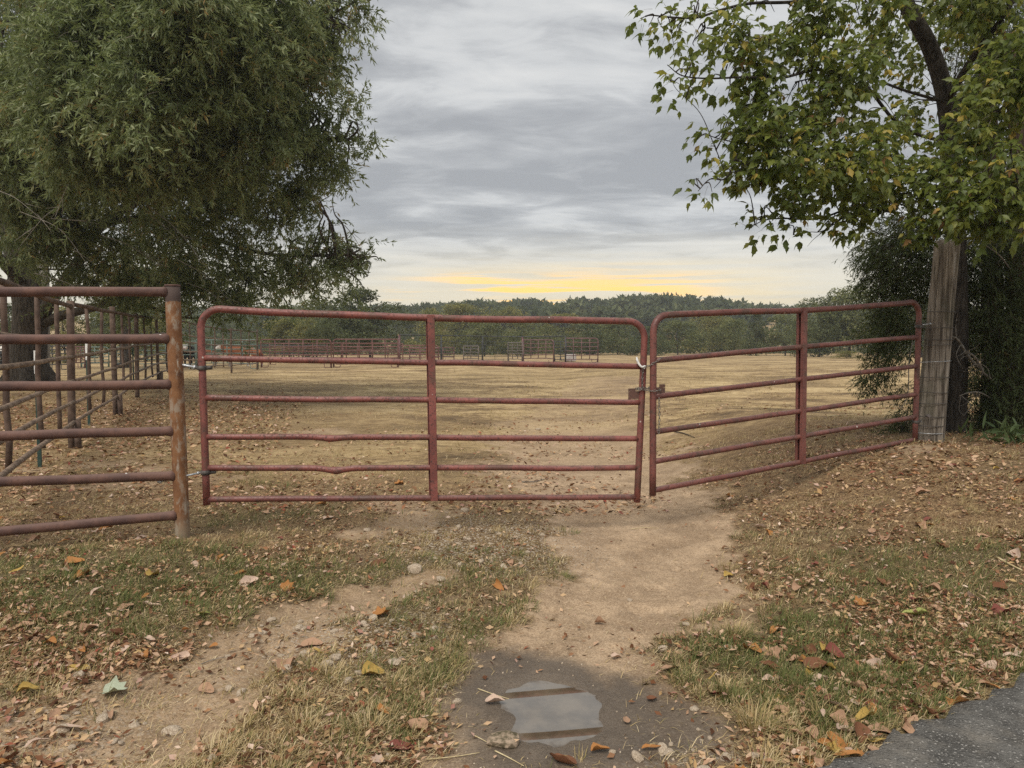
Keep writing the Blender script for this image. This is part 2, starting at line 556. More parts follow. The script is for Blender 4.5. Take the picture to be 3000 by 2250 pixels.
def m_ground():
    m, N = mat('ground_soil')
    o = N.obj()
    dirt, wet, green, field, grav = (N.attr(k) for k in ('dirt', 'wet', 'green', 'field', 'gravel'))
    n1 = N.noise(o, 2.2, 7, .62)
    n2 = N.noise(o, 17, 6, .65)
    n3 = N.noise(o, 90, 5, .65)
    # bare sandy soil
    soil = N.mix(N.rng(n1, .33, .67), (.30, .208, .130), (.53, .385, .250))
    soil = N.mix(N.math('MULTIPLY', N.rng(n2, .44, .64), .5), soil, (.24, .165, .102))
    soil = N.mix(N.math('MULTIPLY', N.rng(n3, .52, .64), .7), soil, (.60, .46, .31))
    soil = N.mix(N.math('MULTIPLY', N.rng(n3, .47, .38), .6), soil, (.20, .132, .078))
    # thatch of dead grass, leaf crumbs; darks are soil and painted crevice shade
    th = N.noise(N.mapping(o, (60, 60, 60)), 1.0, 4, .7, 1.5)
    that = N.ramp(th, [(.36, (.040, .024, .014)), (.47, (.150, .092, .047)), (.57, (.34, .228, .118)), (.69, (.58, .43, .255))])
    cl_ = N.noise(N.mapping(o, (7, 9, 7)), 1.0, 8, .78, .4)
    that = N.mix(N.math('MULTIPLY', N.rng(n1, .45, .68), .35), that, (.19, .112, .055))
    that = N.mix(N.math('MULTIPLY', N.rng(cl_, .50, .62), .75), that, (.075, .043, .025))
    that = N.mix(N.math('MULTIPLY', N.rng(cl_, .45, .36), .6), that, (.52, .375, .205))
    grn = N.ramp(th, [(.36, (.030, .022, .011)), (.5, (.100, .076, .035)), (.70, (.32, .24, .115))])
    c = N.mix(green, that, grn)
    # grazed field, straw coloured with darker bare patches lying across
    fa = N.noise(N.mapping(o, (.35, .55, 1)), 1.0, 7, .68, .5)
    fb = N.noise(N.mapping(o, (4.5, 6.5, 1)), 1.0, 9, .80)
    fc = N.noise(N.mapping(o, (.09, .13, 1), (5, 1, 0)), 1.0, 4, .55)
    fcol = N.ramp(N.math('ADD', N.math('MULTIPLY', fa, .55), N.math('MULTIPLY', fb, .45)),
                  [(.39, (.075, .049, .027)), (.46, (.225, .150, .077)), (.52, (.425, .305, .155)), (.60, (.65, .50, .275))])
    fd_ = N.noise(N.mapping(o, (2.0, 3.4, 1), (3, 8, 0)), 1.0, 6, .7)
    fcol = N.mix(N.math('MULTIPLY', N.rng(fd_, .53, .62), .7), fcol, (.115, .072, .038))
    fcol = N.mix(N.math('MULTIPLY', N.rng(fc, .42, .62), .35), fcol, (.34, .25, .125))
    c = N.mix(field, c, fcol)
    c = N.mix(dirt, c, soil)
    # pale gravel bits
    gv = N.n('ShaderNodeTexVoronoi', {'Vector': o, 'Scale': 46.0})
    gm = N.math('MULTIPLY', N.rng(gv.outputs[0], .30, .42, 1, 0), grav)
    c = N.mix(gm, c, N.mix(N.n('ShaderNodeSeparateColor', {0: gv.outputs[1]}).outputs[0], (.30, .24, .17), (.52, .46, .38)))
    wetc = N.mix(.45, N.mix(1.0, c, (.40, .42, .46), 'MULTIPLY'), (.125, .105, .086))
    c = N.mix(wet, c, wetc)
    rough = N.math('MULTIPLY_ADD', N.attr('rim'), -.22, N.math('MULTIPLY_ADD', wet, -.46, .95))
    h = N.math('ADD', N.math('MULTIPLY', n2, .8), N.math('MULTIPLY', n3, .45))
    h = N.math('ADD', h, N.math('MULTIPLY', th, .5))
    N.out(N.pbr(c, rough, N.bump(h, .85, .016), spec=.22))
    return m


def m_asphalt():
    m, N = mat('chip_seal_asphalt')
    o = N.obj()
    v = N.n('ShaderNodeTexVoronoi', {'Vector': o, 'Scale': 70.0, 'Randomness': 1.0})
    v2 = N.n('ShaderNodeTexVoronoi', {'Vector': o, 'Scale': 130.0, 'Randomness': 1.0})
    r = N.n('ShaderNodeSeparateColor', {0: v.outputs[1]}).outputs[0]
    r2 = N.n('ShaderNodeSeparateColor', {0: v2.outputs[1]}).outputs[0]
    base = N.mix(N.rng(N.noise(o, 5, 5), .35, .65), (.070, .067, .062), (.135, .130, .120))
    c = N.mix(N.math('MULTIPLY', N.rng(v2.outputs[0], .30, .42, 1, 0), N.rng(r2, .5, .6)), base, (.25, .24, .222))
    c = N.mix(N.math('MULTIPLY', N.rng(v.outputs[0], .30, .40, 1, 0), N.rng(r, .70, .86)), c, (.36, .345, .32))
    c = N.mix(N.math('MULTIPLY', N.rng(N.noise(o, 2.6, 6, .65), .46, .66), .5), c, (.24, .215, .18))
    h = N.math('ADD', N.rng(v.outputs[0], 0, .6, 1, 0), N.rng(v2.outputs[0], 0, .6, .6, 0))
    N.out(N.pbr(c, .85, N.bump(h, .9, .007), spec=.15))
    return m


def m_bark(name, c1, c2, sc=(18, 18, 3.5)):
    m, N = mat(name)
    o = N.obj()
    a = N.noise(N.mapping(o, sc), 1.0, 7, .65, .6)
    b = N.noise(o, 3.5, 4)
    c = N.mix(N.rng(a, .35, .65), c1, c2)
    c = N.mix(N.math('MULTIPLY', N.rng(b, .5, .68), .4), c, [x * .8 for x in c2])
    N.out(N.pbr(c, .92, N.bump(a, .9, .03), spec=.12))
    return m


def m_water():
    m, N = mat('puddle_water')
    o = N.obj()
    mud = N.mix(N.rng(N.noise(o, 8, 6, .6), .35, .65), (.085, .066, .044), (.15, .118, .08))
    rip = N.bump(N.noise(o, 30, 2), .015, .002)
    sh = N.rng(N.math('MULTIPLY_ADD', N.noise(o, 22, 5, .65), .45, N.attr('shore')), 1.02, 1.24)
    wat = N.pbr(mud, .012, spec=1.0, IOR=1.85)
    wm = N.pbr(N.mix(N.rng(N.noise(o, 26, 6, .65), .35, .65), (.095, .078, .062), (.19, .158, .125)), .42, N.bump(N.noise(o, 60, 5), .5, .006), spec=.5)
    N.out(N.n('ShaderNodeMixShader', {0: sh, 1: wat, 2: wm}).outputs[0])
    return m


MAT = {
    'ground': m_ground(), 'asphalt': m_asphalt(), 'water': m_water(),
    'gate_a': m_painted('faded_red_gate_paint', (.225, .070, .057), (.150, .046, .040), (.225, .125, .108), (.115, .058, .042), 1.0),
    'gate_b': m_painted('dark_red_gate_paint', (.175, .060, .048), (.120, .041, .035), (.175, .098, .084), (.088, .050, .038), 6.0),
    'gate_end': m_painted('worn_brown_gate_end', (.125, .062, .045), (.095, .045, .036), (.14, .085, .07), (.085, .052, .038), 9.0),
    'post_rust': m_post_rust(), 'rail_rust': m_rail_rust(), 'wood': m_wood(),
    'old_pipe': m_simple('old_brown_pipe', (.062, .040, .030), (.14, .095, .072), 7, .8),
    'pale_pipe': m_simple('worn_pale_rail', (.115, .078, .056), (.26, .19, .14), 9, .7),
    'galv': m_simple('galvanised_steel', (.34, .36, .38), (.62, .64, .66), 30, .42, metal=.6, spec=.5),
    'dark_steel': m_simple('dark_steel', (.045, .042, .04), (.12, .105, .095), 25, .6),
    'chain': m_simple('tarnished_chain', (.10, .085, .07), (.28, .26, .24), 60, .5, metal=.5),
    'white_strap': m_simple('white_strap', (.62, .62, .60), (.80, .80, .78), 30, .6),
    't_green': m_simple('green_post_paint', (.018, .040, .034), (.040, .070, .058), 12, .7),
    't_white': m_simple('white_post_paint', (.62, .62, .60), (.82, .82, .80), 25, .7),
    'p_green': m_simple('green_panel_paint', (.10, .155, .135), (.20, .26, .23), 9, .6),
    'p_red': m_simple('red_panel_paint', (.115, .050, .046), (.20, .105, .095), 6, .7),
    'p_maroon': m_simple('maroon_panel_paint', (.10, .05, .052), (.19, .115, .115), 6, .7),
    'p_dark': m_simple('black_panel_paint', (.025, .028, .03), (.065, .07, .072), 6, .6),
    'p_grey': m_simple('grey_panel_steel', (.10, .085, .08), (.19, .165, .155), 6, .6),
    'rubber': m_simple('black_rubber', (.012, .012, .013), (.03, .03, .032), 8, .7),
    'white_plastic': m_simple('white_plastic', (.34, .31, .29), (.44, .41, .39), 5, .6),
    'stone': m_simple('pale_field_stone', (.28, .21, .145), (.56, .47, .36), 16, .9, bump=.6, bd=.01),
    'rock': m_simple('mossy_brown_rock', (.085, .072, .040), (.38, .29, .21), 5, .85, bump=.8, bd=.012),
    'oak_bark': m_bark('grey_oak_bark', (.034, .028, .023), (.115, .098, .082)),
    'pale_bark': m_bark('pale_bark', (.10, .092, .08), (.235, .22, .20), (9, 9, 3)),
    'elder_bark': m_bark('dark_elder_bark', (.020, .017, .014), (.070, .060, .050), (25, 25, 6)),
    'cedar_bark': m_bark('cedar_bark', (.030, .021, .016), (.095, .066, .050), (28, 28, 2.5)),
    'twig': m_simple('pale_twig', (.12, .105, .088), (.26, .235, .205), 20, .85),
    'oak_leaf': leaf_mat('willow_oak_leaf', [(0, (.100, .134, .052)), (.3, (.172, .220, .092)), (.6, (.265, .318, .146)),
                                             (.9, (.40, .43, .245)), (.97, (.38, .31, .11)), (1, (.34, .22, .08))], .45, .45, .5),
    'elder_leaf': leaf_mat('box_elder_leaf', [(0, (.070, .105, .024)), (.35, (.125, .165, .034)), (.65, (.22, .25, .050)),
                                              (.80, (.33, .32, .06)), (.90, (.46, .37, .075)), (.98, (.46, .33, .09)), (1, (.28, .16, .07))], .48, .45, .4),
    'cedar_leaf': leaf_mat('cedar_spray', [(0, (.035, .048, .020)), (.5, (.066, .088, .034)), (.9, (.11, .135, .050)), (1, (.20, .15, .07))], .25, .6, .2),
    'tree_a': leaf_mat('treeline_green', [(0, (.070, .085, .034)), (.5, (.145, .162, .066)), (1, (.27, .275, .12))], .4, .7, .2),
    'tree_b': leaf_mat('treeline_yellow_green', [(0, (.105, .112, .038)), (.5, (.215, .208, .070)), (1, (.37, .32, .12))], .4, .7, .2),
    'tree_c': leaf_mat('treeline_dark', [(0, (.042, .054, .025)), (.5, (.086, .105, .048)), (1, (.18, .195, .09))], .35, .7, .2),
    'weed': leaf_mat('green_weed', [(0, (.05, .085, .03)), (1, (.11, .15, .06))], .3, .5),
    'grass': leaf_mat('verge_grass', [(0, (.080, .110, .030)), (.28, (.135, .155, .048)), (.45, (.22, .20, .075)), (.62, (.38, .285, .125)),
                                      (.82, (.56, .43, .235)), (1, (.72, .60, .38))], .2, .65, .25),
    'litter': leaf_mat('leaf_litter', [(0, (.060, .026, .014)), (.22, (.16, .066, .030)), (.42, (.33, .18, .098)), (.64, (.60, .41, .28)),
                                       (.84, (.50, .34, .16)), (.91, (.26, .062, .04)), (1, (.74, .58, .46))], .12, .7, .2),
    'hide_black': None, 'hide_red': None, 'hide_pied': None,
}
for nm, cc in (('tan', (.44, .27, .17)), ('pink_white', (.60, .44, .34)), ('orange', (.42, .19, .060)), ('brown', (.20, .088, .045)),
               ('yellow', (.46, .31, .085)), ('red', (.22, .070, .052)), ('sage', (.42, .46, .34)), ('lime', (.36, .38, .12))):
    MAT['leaf_' + nm] = m_simple(nm + '_fallen_leaf', tuple(x * .72 for x in cc), cc, 38, .7, bump=.5, bd=.004, spec=.25)


def m_hide(name, body, patch=False):
    m, N = mat(name)
    o = N.obj()
    x, y, z = N.n('ShaderNodeSeparateXYZ', {0: o}).outputs
    n = N.noise(o, 5, 3)
    face = N.rng(N.math('MULTIPLY_ADD', n, .12, x), 1.06, 1.10)
    sock = N.rng(N.math('MULTIPLY_ADD', n, .12, z), .30, .26)
    c = N.mix(N.noise(o, 14, 4), body, [b * 1.35 for b in body])
    if patch:
        c = N.mix(N.rng(N.noise(o, 1.7, 3), .48, .53), c, (.68, .65, .60))
    c = N.mix(face, c, (.72, .66, .60))
    c = N.mix(sock, c, (.50, .46, .41))
    c = N.mix(N.rng(x, 1.36, 1.40), c, (.40, .25, .22))
    N.out(N.pbr(c, .75, N.bump(N.noise(o, 60, 3), .3, .01), spec=.2))
    return m


MAT['hide_black'] = m_hide('black_hide', (.012, .011, .011))
MAT['hide_red'] = m_hide('red_brown_hide', (.22, .075, .032))
MAT['hide_pied'] = m_hide('black_and_white_hide', (.012, .011, .011), True)

# ------------------------------------------------------------------ the ground
def masks(x, y):
    nz = fbm(x * 2.3, y * 2.3, 41, 5) - .5
    nf = fbm(x * 11, y * 11, 45, 3) - .5
    dr = poly_d(x, y, TRACK_R) + nz * 1.15 + nf * .6
    dl = poly_d(x, y, TRACK_L) + nz * 1.7 + nf * .8
    fade = 1 - .60 * sst(y, 8.5, 17)
    fadel = (1 - .55 * sst(y, 4.7, 5.8))
    dirt = np.maximum((1 - sst(dr, .72, 1.08)) * fade, (1 - sst(dl, .72, 1.08)) * fadel * .78)
    # scraped bare soil in the field behind the gate and on the bank by the post
    b = np.exp(-(((x - 4.35) / .6) ** 2 + ((y - 7.95) / .35) ** 2))
    dirt = np.maximum(dirt, sst(b + nz * .9, .62, .95) * .6)
    spots = sst(fbm(x * .9, y * .9, 61, 4), .66, .74) * (y < 14) * (1 - sst(x, 1.2, 1.8))
    dirt = np.maximum(dirt, spots * .7)
    p = puddle_r(x, y)
    wet = 1 - sst(p + nz * 1.5 + nf * .5, 1.55, 2.35)
    # damp strip continuing down the track
    wet = np.maximum(wet, (1 - sst(np.hypot((x - .2) / .72, (y - 3.15) / .72) + nz * .9, .65, 1.05)) * .9)
    dirt = np.maximum(dirt, wet)
    gl = np.exp(-(((x + 2.5) / 1.55) ** 2 + ((y - 4.85) / .85) ** 2))          # left verge below the pipe fence
    gr = np.exp(-(((x - 1.75) / .85) ** 2 + ((y - 3.75) / .65) ** 2)) + .6 * np.exp(-(((x - 2.7) / 1.2) ** 2 + ((y - 5.0) / 1.0) ** 2))
    gm = np.exp(-(((x + .42) / .42) ** 2 + ((y - 3.85) / .75) ** 2))           # strip between the wheel tracks
    gg = np.exp(-(((x + .35) / .9) ** 2 + ((y - 5.6) / .8) ** 2)) * .4
    gp = np.exp(-(((x + 2.3) / .9) ** 2 + ((y - 6.9) / .5) ** 2)) * .7
    green = np.clip(1.25 * (gl * 1.1 + gr * 1.1 + gm * .38 + gg + gp) + nz * .9, 0, 1) * (1 - dirt)
    field = sst(y + nz * 3, 7.6, 10.5)
    # leaf fall under the big oak and on the bank stays brown
    oak = np.exp(-(((x + 8.5) / 5.5) ** 2 + ((y - 14) / 7) ** 2))
    field = field * (1 - .75 * np.clip(oak * 1.4 + nz * .5, 0, 1))
    bank = sst(x, 1.6, 3.2) * (1 - sst(y, 10, 13))
    field = field * (1 - bank)
    gv = np.exp(-(((x + .25) / .95) ** 2 + ((y - 6.1) / .8) ** 2)) + .9 * np.exp(-(((x + .9) / .5) ** 2 + ((y - 4.0) / .4) ** 2)) \
        + .7 * np.exp(-(((x - .75) / .35) ** 2 + ((y - 2.75) / .25) ** 2)) + .5 * np.exp(-(((x + 1.9) / .5) ** 2 + ((y - 3.1) / .4) ** 2))
    gravel = np.clip(gv * 1.2 + nz * .6, 0, 1)
    rim = 1 - sst(p + nz * .5 + nf * .3, 1.05, 1.5)
    return dirt, wet, green, field, gravel, rim


ys = [-40, -25, -15, -9, -5, -2.5, -1, 0, .7, 1.3, 1.8, 2.1]
while ys[-1] < 12: ys.append(ys[-1] * 1.0058)
while ys[-1] < 110: ys.append(ys[-1] * 1.02)
while ys[-1] < 1800: ys.append(ys[-1] * 1.07)
ys = np.array(ys)
s = np.linspace(-1, 1, 351)
tcol = .19 * s + .81 * np.sign(s) * np.abs(s) ** 5
GY = np.repeat(ys[:, None], len(s), 1)
GX = tcol[None, :] * (np.abs(ys)[:, None] * 1.15 + 14)
GZ = gz(GX, GY)
V = np.stack([GX, GY, GZ], -1).reshape(-1, 3)
nr, nc = GX.shape
ii = (np.arange(nr - 1)[:, None] * nc + np.arange(nc - 1)[None, :]).ravel()
F = np.stack([ii, ii + 1, ii + nc + 1, ii + nc], -1)
mk = masks(GX.ravel(), GY.ravel())
me = mesh_np('ground', V, F, {k: ('POINT', a) for k, a in zip(('dirt', 'wet', 'green', 'field', 'gravel', 'rim'), mk)}, smooth=True)
tag(link('ground', me, MAT['ground']), kind='structure', label='dry grazed pasture ground with bare sandy wheel tracks')

# asphalt road corner: its own sheet, ragged edge follows road_d
xs = np.linspace(.6, 8.0, 150); yy = np.linspace(-8, 6.2, 240)
RX, RY = np.meshgrid(xs, yy)
RX = np.concatenate([RX.ravel()]); RY = RY.ravel()
rd = road_d(RX, RY)
# pull border vertices onto the edge by sinking them under the verge
RZ = np.where(rd > 0, .004 + .012 * sst(rd, 0, .06) + .002 * (vn(RX * 40, RY * 40, 5) - .5), -.05)
idx = np.arange(len(RX)).reshape(240, 150)
q = np.stack([idx[:-1, :-1], idx[:-1, 1:], idx[1:, 1:], idx[1:, :-1]], -1).reshape(-1, 4)
q = q[(rd[q] > -.05).any(1)]
used, inv = np.unique(q, return_inverse=True)
me = mesh_np('road', np.stack([RX, RY, RZ], -1)[used], inv.reshape(-1, 4), smooth=True)
tag(link('road', me, MAT['asphalt']), kind='structure', label='corner of dark chip-seal asphalt road with pale stone chips')

# puddle water
a = np.linspace(0, 2 * math.pi, 72, endpoint=False)
rr = np.ones(72)
for _ in range(12):
    rr = rr / puddle_r(PUD[0] + rr * np.cos(a), PUD[1] + rr * np.sin(a)) * .5 + rr * .5
V, sh_ = [[PUD[0], PUD[1], PUDZ - .006]], [0.0]
F = [(0, 1 + i, 1 + (i + 1) % 72) for i in range(72)]
RGS = np.linspace(.15, 1.3, 14)
for k, q in enumerate(RGS):
    for i in range(72):
        V.append([PUD[0] + q * rr[i] * math.cos(a[i]), PUD[1] + q * rr[i] * math.sin(a[i]), PUDZ - .006]); sh_.append(q)
        if k:
            b0, b1 = 1 + (k - 1) * 72, 1 + k * 72
            n_ = (i + 1) % 72
            F += [(b0 + i, b1 + i, b1 + n_), (b0 + i, b1 + n_, b0 + n_)]
tag(link('puddle', mesh_np('puddle', np.array(V), np.array(F), {'shore': ('POINT', np.array(sh_))}), MAT['water']), kind='structure', label='shallow muddy puddle mirroring the sky and two gate bars')

exec_parts = []

# ------------------------------------------------------------------ the two gates
def gate(name, label, A, B, zl, zr, shiftA, shiftB, mats, tube_r=.0275, corner=.15, kinks=(), seed=0, wave=.004):
    """A,B: plan points of the two ends; zl,zr: six rail heights at A and at B (top first);
    shiftA/B: how far the foot of each end leans along the gate"""
    rg = np.random.default_rng(seed)
    A = np.array(A, float); B = np.array(B, float)
    Ln = np.linalg.norm(B - A)
    d = (B - A) / Ln
    nrm = np.array([d[1], -d[0]])          # towards the camera
    ztop = lambda s: zl[0] + (zr[0] - zl[0]) * s / Ln
    zbot = lambda s: zl[5] + (zr[5] - zl[5]) * s / Ln

    def pt(s, z, out=0.0):
        p = A + d * s + nrm * out
        return np.array([p[0], p[1], z])
    mid = A + d * Ln / 2
    root = thing(name, label, 'gate', (mid[0], mid[1], float(gz(mid[0], mid[1]))))
    # bent outer tube: foot A, up, over the top, down to foot B
    P = [pt(shiftA, zbot(0) - .045)]
    zt = ztop(0) - corner
    for k in range(1, 7):
        P.append(pt(shiftA * (1 - k / 6) + 0, zbot(0) - .045 + (zt - zbot(0) + .045) * k / 6 * .98))
    for a in np.linspace(0, math.pi / 2, 9):
        P.append(pt(corner - corner * math.cos(a), ztop(0) - corner + corner * math.sin(a)))
    for s_ in np.linspace(corner + .1, Ln - corner - .1, 26):
        P.append(pt(s_, ztop(s_) - .02 * math.sin(math.pi * s_ / Ln) + wave * (fbm(s_ * 1.7, seed, seed, 2) - .5) * 4))
    for a in np.linspace(0, math.pi / 2, 9):
        P.append(pt(Ln - corner + corner * math.sin(a), ztop(Ln) - corner + corner * math.cos(a)))
    zt = ztop(Ln) - corner
    for k in range(5, -1, -1):
        P.append(pt(Ln + shiftB * (1 - k / 6), zbot(Ln) - .045 + (zt - zbot(Ln) + .045) * k / 6 * .98))
    V1, F1 = tube(P, tube_r * 1.08, 14)
    part('frame', (V1, F1), mats[0], root)
    # rails
    for i in range(1, 6):
        pts, rad = [], []
        sA = shiftA * i / 5 + tube_r * .6; sB = Ln + shiftB * i / 5 - tube_r * .6
        for s_ in np.linspace(sA, sB, 64):
            z = zl[i] + (zr[i] - zl[i]) * s_ / Ln + wave * (fbm(s_ * 1.3 + 9 * i, i * 3.1, seed, 3) - .5) * 3
            r = tube_r * .93
            o = 0.0
            for (ri, sk, dz, dr) in kinks:
                if ri == i:
                    k = math.exp(-((s_ - sk) / .10) ** 2)
                    k2 = math.exp(-((s_ - sk) / .03) ** 2)
                    z += dz * k
                    r *= 1 + dr * k2
                    o += .012 * k
            pts.append(pt(s_, z, o)); rad.append(r)
        part('rail', tube(pts, rad, 12), mats[1 if i < 5 else 2], root)
    # middle stays: a channel strap on each face
    for side in (1, -1):
        zc = (ztop(Ln / 2) + zbot(Ln / 2)) / 2 - .008
        hh = (ztop(Ln / 2) - zbot(Ln / 2)) / 2 + .01
        off = tube_r + .0065
        parts = []
        c = pt(Ln / 2 + .006 * side, zc, off * side)
        dv = np.array([d[0], d[1], 0]); nv = np.array([nrm[0], nrm[1], 0])
        lean = np.array([0, 0, hh]) + dv * (-.010)
        parts.append(box(c, dv * .030, nv * .004, lean))
        for e in (-1, 1):
            parts.append(box(c - nv * .012 * side + dv * .0275 * e, dv * .0034, nv * .0135, lean * .998))
        part('stay', join(parts), mats[0], root, smooth=False)
    return root, pt, Ln, d, nrm


DL, DR1, DR2, DR3 = 6.14, 6.63, 6.57, 8.42
zl = [at(590, y, DL)[2] for y in (905, 1049, 1166, 1279, 1371, 1463)]
zr = [at(1880, y, DR1)[2] for y in (941, 1073, 1179, 1285, 1371, 1456)]
A1, B1 = at(592, 1100, DL)[:2], at(1888, 1000, DR1)[:2]
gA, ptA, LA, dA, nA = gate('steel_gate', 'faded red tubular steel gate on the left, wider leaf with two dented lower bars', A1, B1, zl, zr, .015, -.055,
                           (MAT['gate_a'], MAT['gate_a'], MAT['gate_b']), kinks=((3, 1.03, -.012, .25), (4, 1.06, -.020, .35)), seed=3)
zl = [at(1925, y, DR2)[2] for y in (922, 1056, 1162, 1266, 1353, 1437)]
zr = [at(2680, y, DR3)[2] for y in (886, 986, 1072, 1155, 1221, 1288)]
A2, B2 = at(1913, 1100, DR2)[:2], at(2690, 1000, DR3)[:2]
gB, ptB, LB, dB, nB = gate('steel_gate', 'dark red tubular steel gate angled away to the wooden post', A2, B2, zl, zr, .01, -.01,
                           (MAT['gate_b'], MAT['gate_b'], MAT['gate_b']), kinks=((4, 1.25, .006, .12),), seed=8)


HINGE = []


def clamp_part(root, pt, s_, z, r=.034, h=.022, m='dark_steel'):
    """hinge strap round an end tube with its bolt"""
    pts = []
    for a_ in np.linspace(0, 2 * math.pi, 15):
        pts.append(pt(s_ + r * math.cos(a_), z, r * math.sin(a_)))
    V1, F1 = tube(pts, .007, 6)
    V1[:, 2] = z + (V1[:, 2] - z) * 3.0
    V2, F2 = tube([pt(s_ + r, z, -.004), pt(s_ + r + .045, z + .003, -.004)], .016, 8)
    o = part('hinge', join([(V1, F1), (V2, F2)]), MAT[m], root)
    HINGE.append(o)
    return o


def bolt(root, p0, p1, r=.009, m='galv'):
    p0, p1 = np.array(p0), np.array(p1)
    d = unit(p1 - p0)
    parts = [tube([p0, p1], r, 8), tube([p0 + d * .02, p0 + d * .034], r * 2, 6), tube([p1 - d * .03, p1 - d * .01], r * 2.2, 6)]
    return part('hinge_bolt', join(parts), MAT[m], root)


POSTX, POSTY = at(537, 1575, 6.12)[:2]
zh = at(600, 1078, DL)[2]
clamp_part(gA, ptA, .0, zh); clamp_part(gA, ptA, .012, at(600, 1384, DL)[2])
bolt(HINGE[0], ptA(-.03, zh, .0), ptA(-.20, zh + .035, .0), .011); bolt(HINGE[1], ptA(-.02, at(600, 1384, DL)[2], 0), ptA(-.36, at(600, 1408, DL)[2], .02), .008)
zh = at(2690, 957, DR3)[2]
clamp_part(gB, ptB, LB, zh); clamp_part(gB, ptB, LB, at(2690, 1236, DR3)[2])
bolt(HINGE[2], ptB(LB + .02, zh + .02, .03), ptB(LB + .14, zh + .035, .06), .006); bolt(HINGE[3], ptB(LB + .02, at(2690, 1236, DR3)[2], .0), ptB(LB + .1, at(2690, 1236, DR3)[2], .0), .006)
# latch brackets on the meeting ends
for root, pt, s_, sg, yy_ in ((gA, ptA, LA - .025, -1, 1158), (gB, ptB, .02, 1, 1146)):
    z = at(1880, yy_, 6.6)[2]
    dv = (dA if sg < 0 else dB); d3 = np.array([dv[0], dv[1], 0])
    e = sg
    c = pt(s_, z, .0)
    bits = [box(c + d3 * e * .055, d3 * .042, np.array([0, .008, 0]), np.array([0, 0, .034])),
            box(c + d3 * e * .085 + np.array([0, 0, .045]), d3 * .032, np.array([0, .007, 0]), np.array([0, 0, .014])),
            box(c + d3 * e * .105 + np.array([0, 0, -.012]), d3 * .012, np.array([0, .007, 0]), np.array([0, 0, .040]))]
    part('latch', join(bits), MAT['gate_end'], root, smooth=False)


def chain(name, label, pts, step=.026, mname='chain', cat='chain', wire=.0032):
    P = smooth_path(pts, 12)
    seg = np.linalg.norm(np.diff(P, axis=0), axis=1)
    cum = np.concatenate([[0], np.cumsum(seg)])
    out = []
    for k, t in enumerate(np.arange(0, cum[-1] - step, step)):
        a0 = np.array([np.interp(t, cum, P[:, i]) for i in range(3)])
        a1 = np.array([np.interp(t + step * 1.25, cum, P[:, i]) for i in range(3)])
        dd = unit(a1 - a0)
        ref = np.array([0, 1.0, 0]) if abs(dd[1]) < .8 else np.array([1.0, 0, 0])
        s1 = unit(np.cross(dd, ref)); s2 = np.cross(dd, s1)
        sd = s1 if k % 2 else s2
        c, hl, hw = (a0 + a1) / 2, np.linalg.norm(a1 - a0) / 2, .008
        loop = [c + dd * hl * math.cos(q) + sd * hw * math.sin(q) for q in np.linspace(0, 2 * math.pi, 9)]
        out.append(tube(loop, wire, 5, caps=False))
    o = part(name, join(out), MAT[mname])
    return tag(o, label, cat)


e1 = lambda z: ptA(LA - .055 * (1.8 - z) / 1.5, z)
e2 = lambda z: ptB(.01, z)
zc = at(1890, 1143, 6.6)[2]
lo, hi = e1(zc), e2(zc)
chain('gate_chain', 'tarnished chain wound round both gate ends beside the latches',
      [lo + [-.05, -.01, 0], lo + [-.02, -.045, .006], lo + [.04, -.045, 0], hi + [-.03, -.045, -.004], hi + [.035, -.04, 0], hi + [.06, .02, .004],
       hi + [0, .045, .01], lo + [.03, .045, .012], lo + [-.04, .03, .012], lo + [-.05, -.02, .014], lo + [.0, -.047, .016], lo + [.05, -.03, .02], hi + [.0, -.043, .03]])
z2 = at(1890, 1071, 6.6)[2]
lo2, hi2 = e1(z2), e2(z2)
chain('gate_chain', 'upper chain slung from the white strap across to the angled gate', [lo2 + [.0, -.045, -.01], (lo2 + hi2) / 2 + [.0, -.05, .0], hi2 + [.03, -.045, .05], hi2 + [.07, -.03, .075]])
chain('gate_chain', 'loose chain end hanging down the left gate end below the white strap', [lo2 + [-.004, -.04, -.01], lo2 + [-.008, -.04, -.10], e1(z2 - .2) + [-.004, -.04, 0], e1(zc + .05) + [.0, -.042, 0]])
chain('gate_chain', 'loose chain end hanging below the latch of the angled gate', [hi + [.04, -.035, -.06], hi + [.043, -.035, -.15], hi + [.045, -.035, -.25], hi + [.04, -.035, -.38]])
sp = smooth_path([lo2 + [-.06, -.04, .075], lo2 + [-.055, -.047, .045], lo2 + [-.035, -.05, .005], lo2 + [-.012, -.052, -.012], lo2 + [.012, -.05, -.005], lo2 + [.004, -.046, -.03]], 6)
V1, F1 = tube(sp, np.interp(np.linspace(0, 1, len(sp)), [0, .2, .8, 1], [.007, .011, .009, .005]), 7)
tag(part('strap', (V1, F1), MAT['white_strap']), 'white cord strap knotted on the left gate end', 'strap')

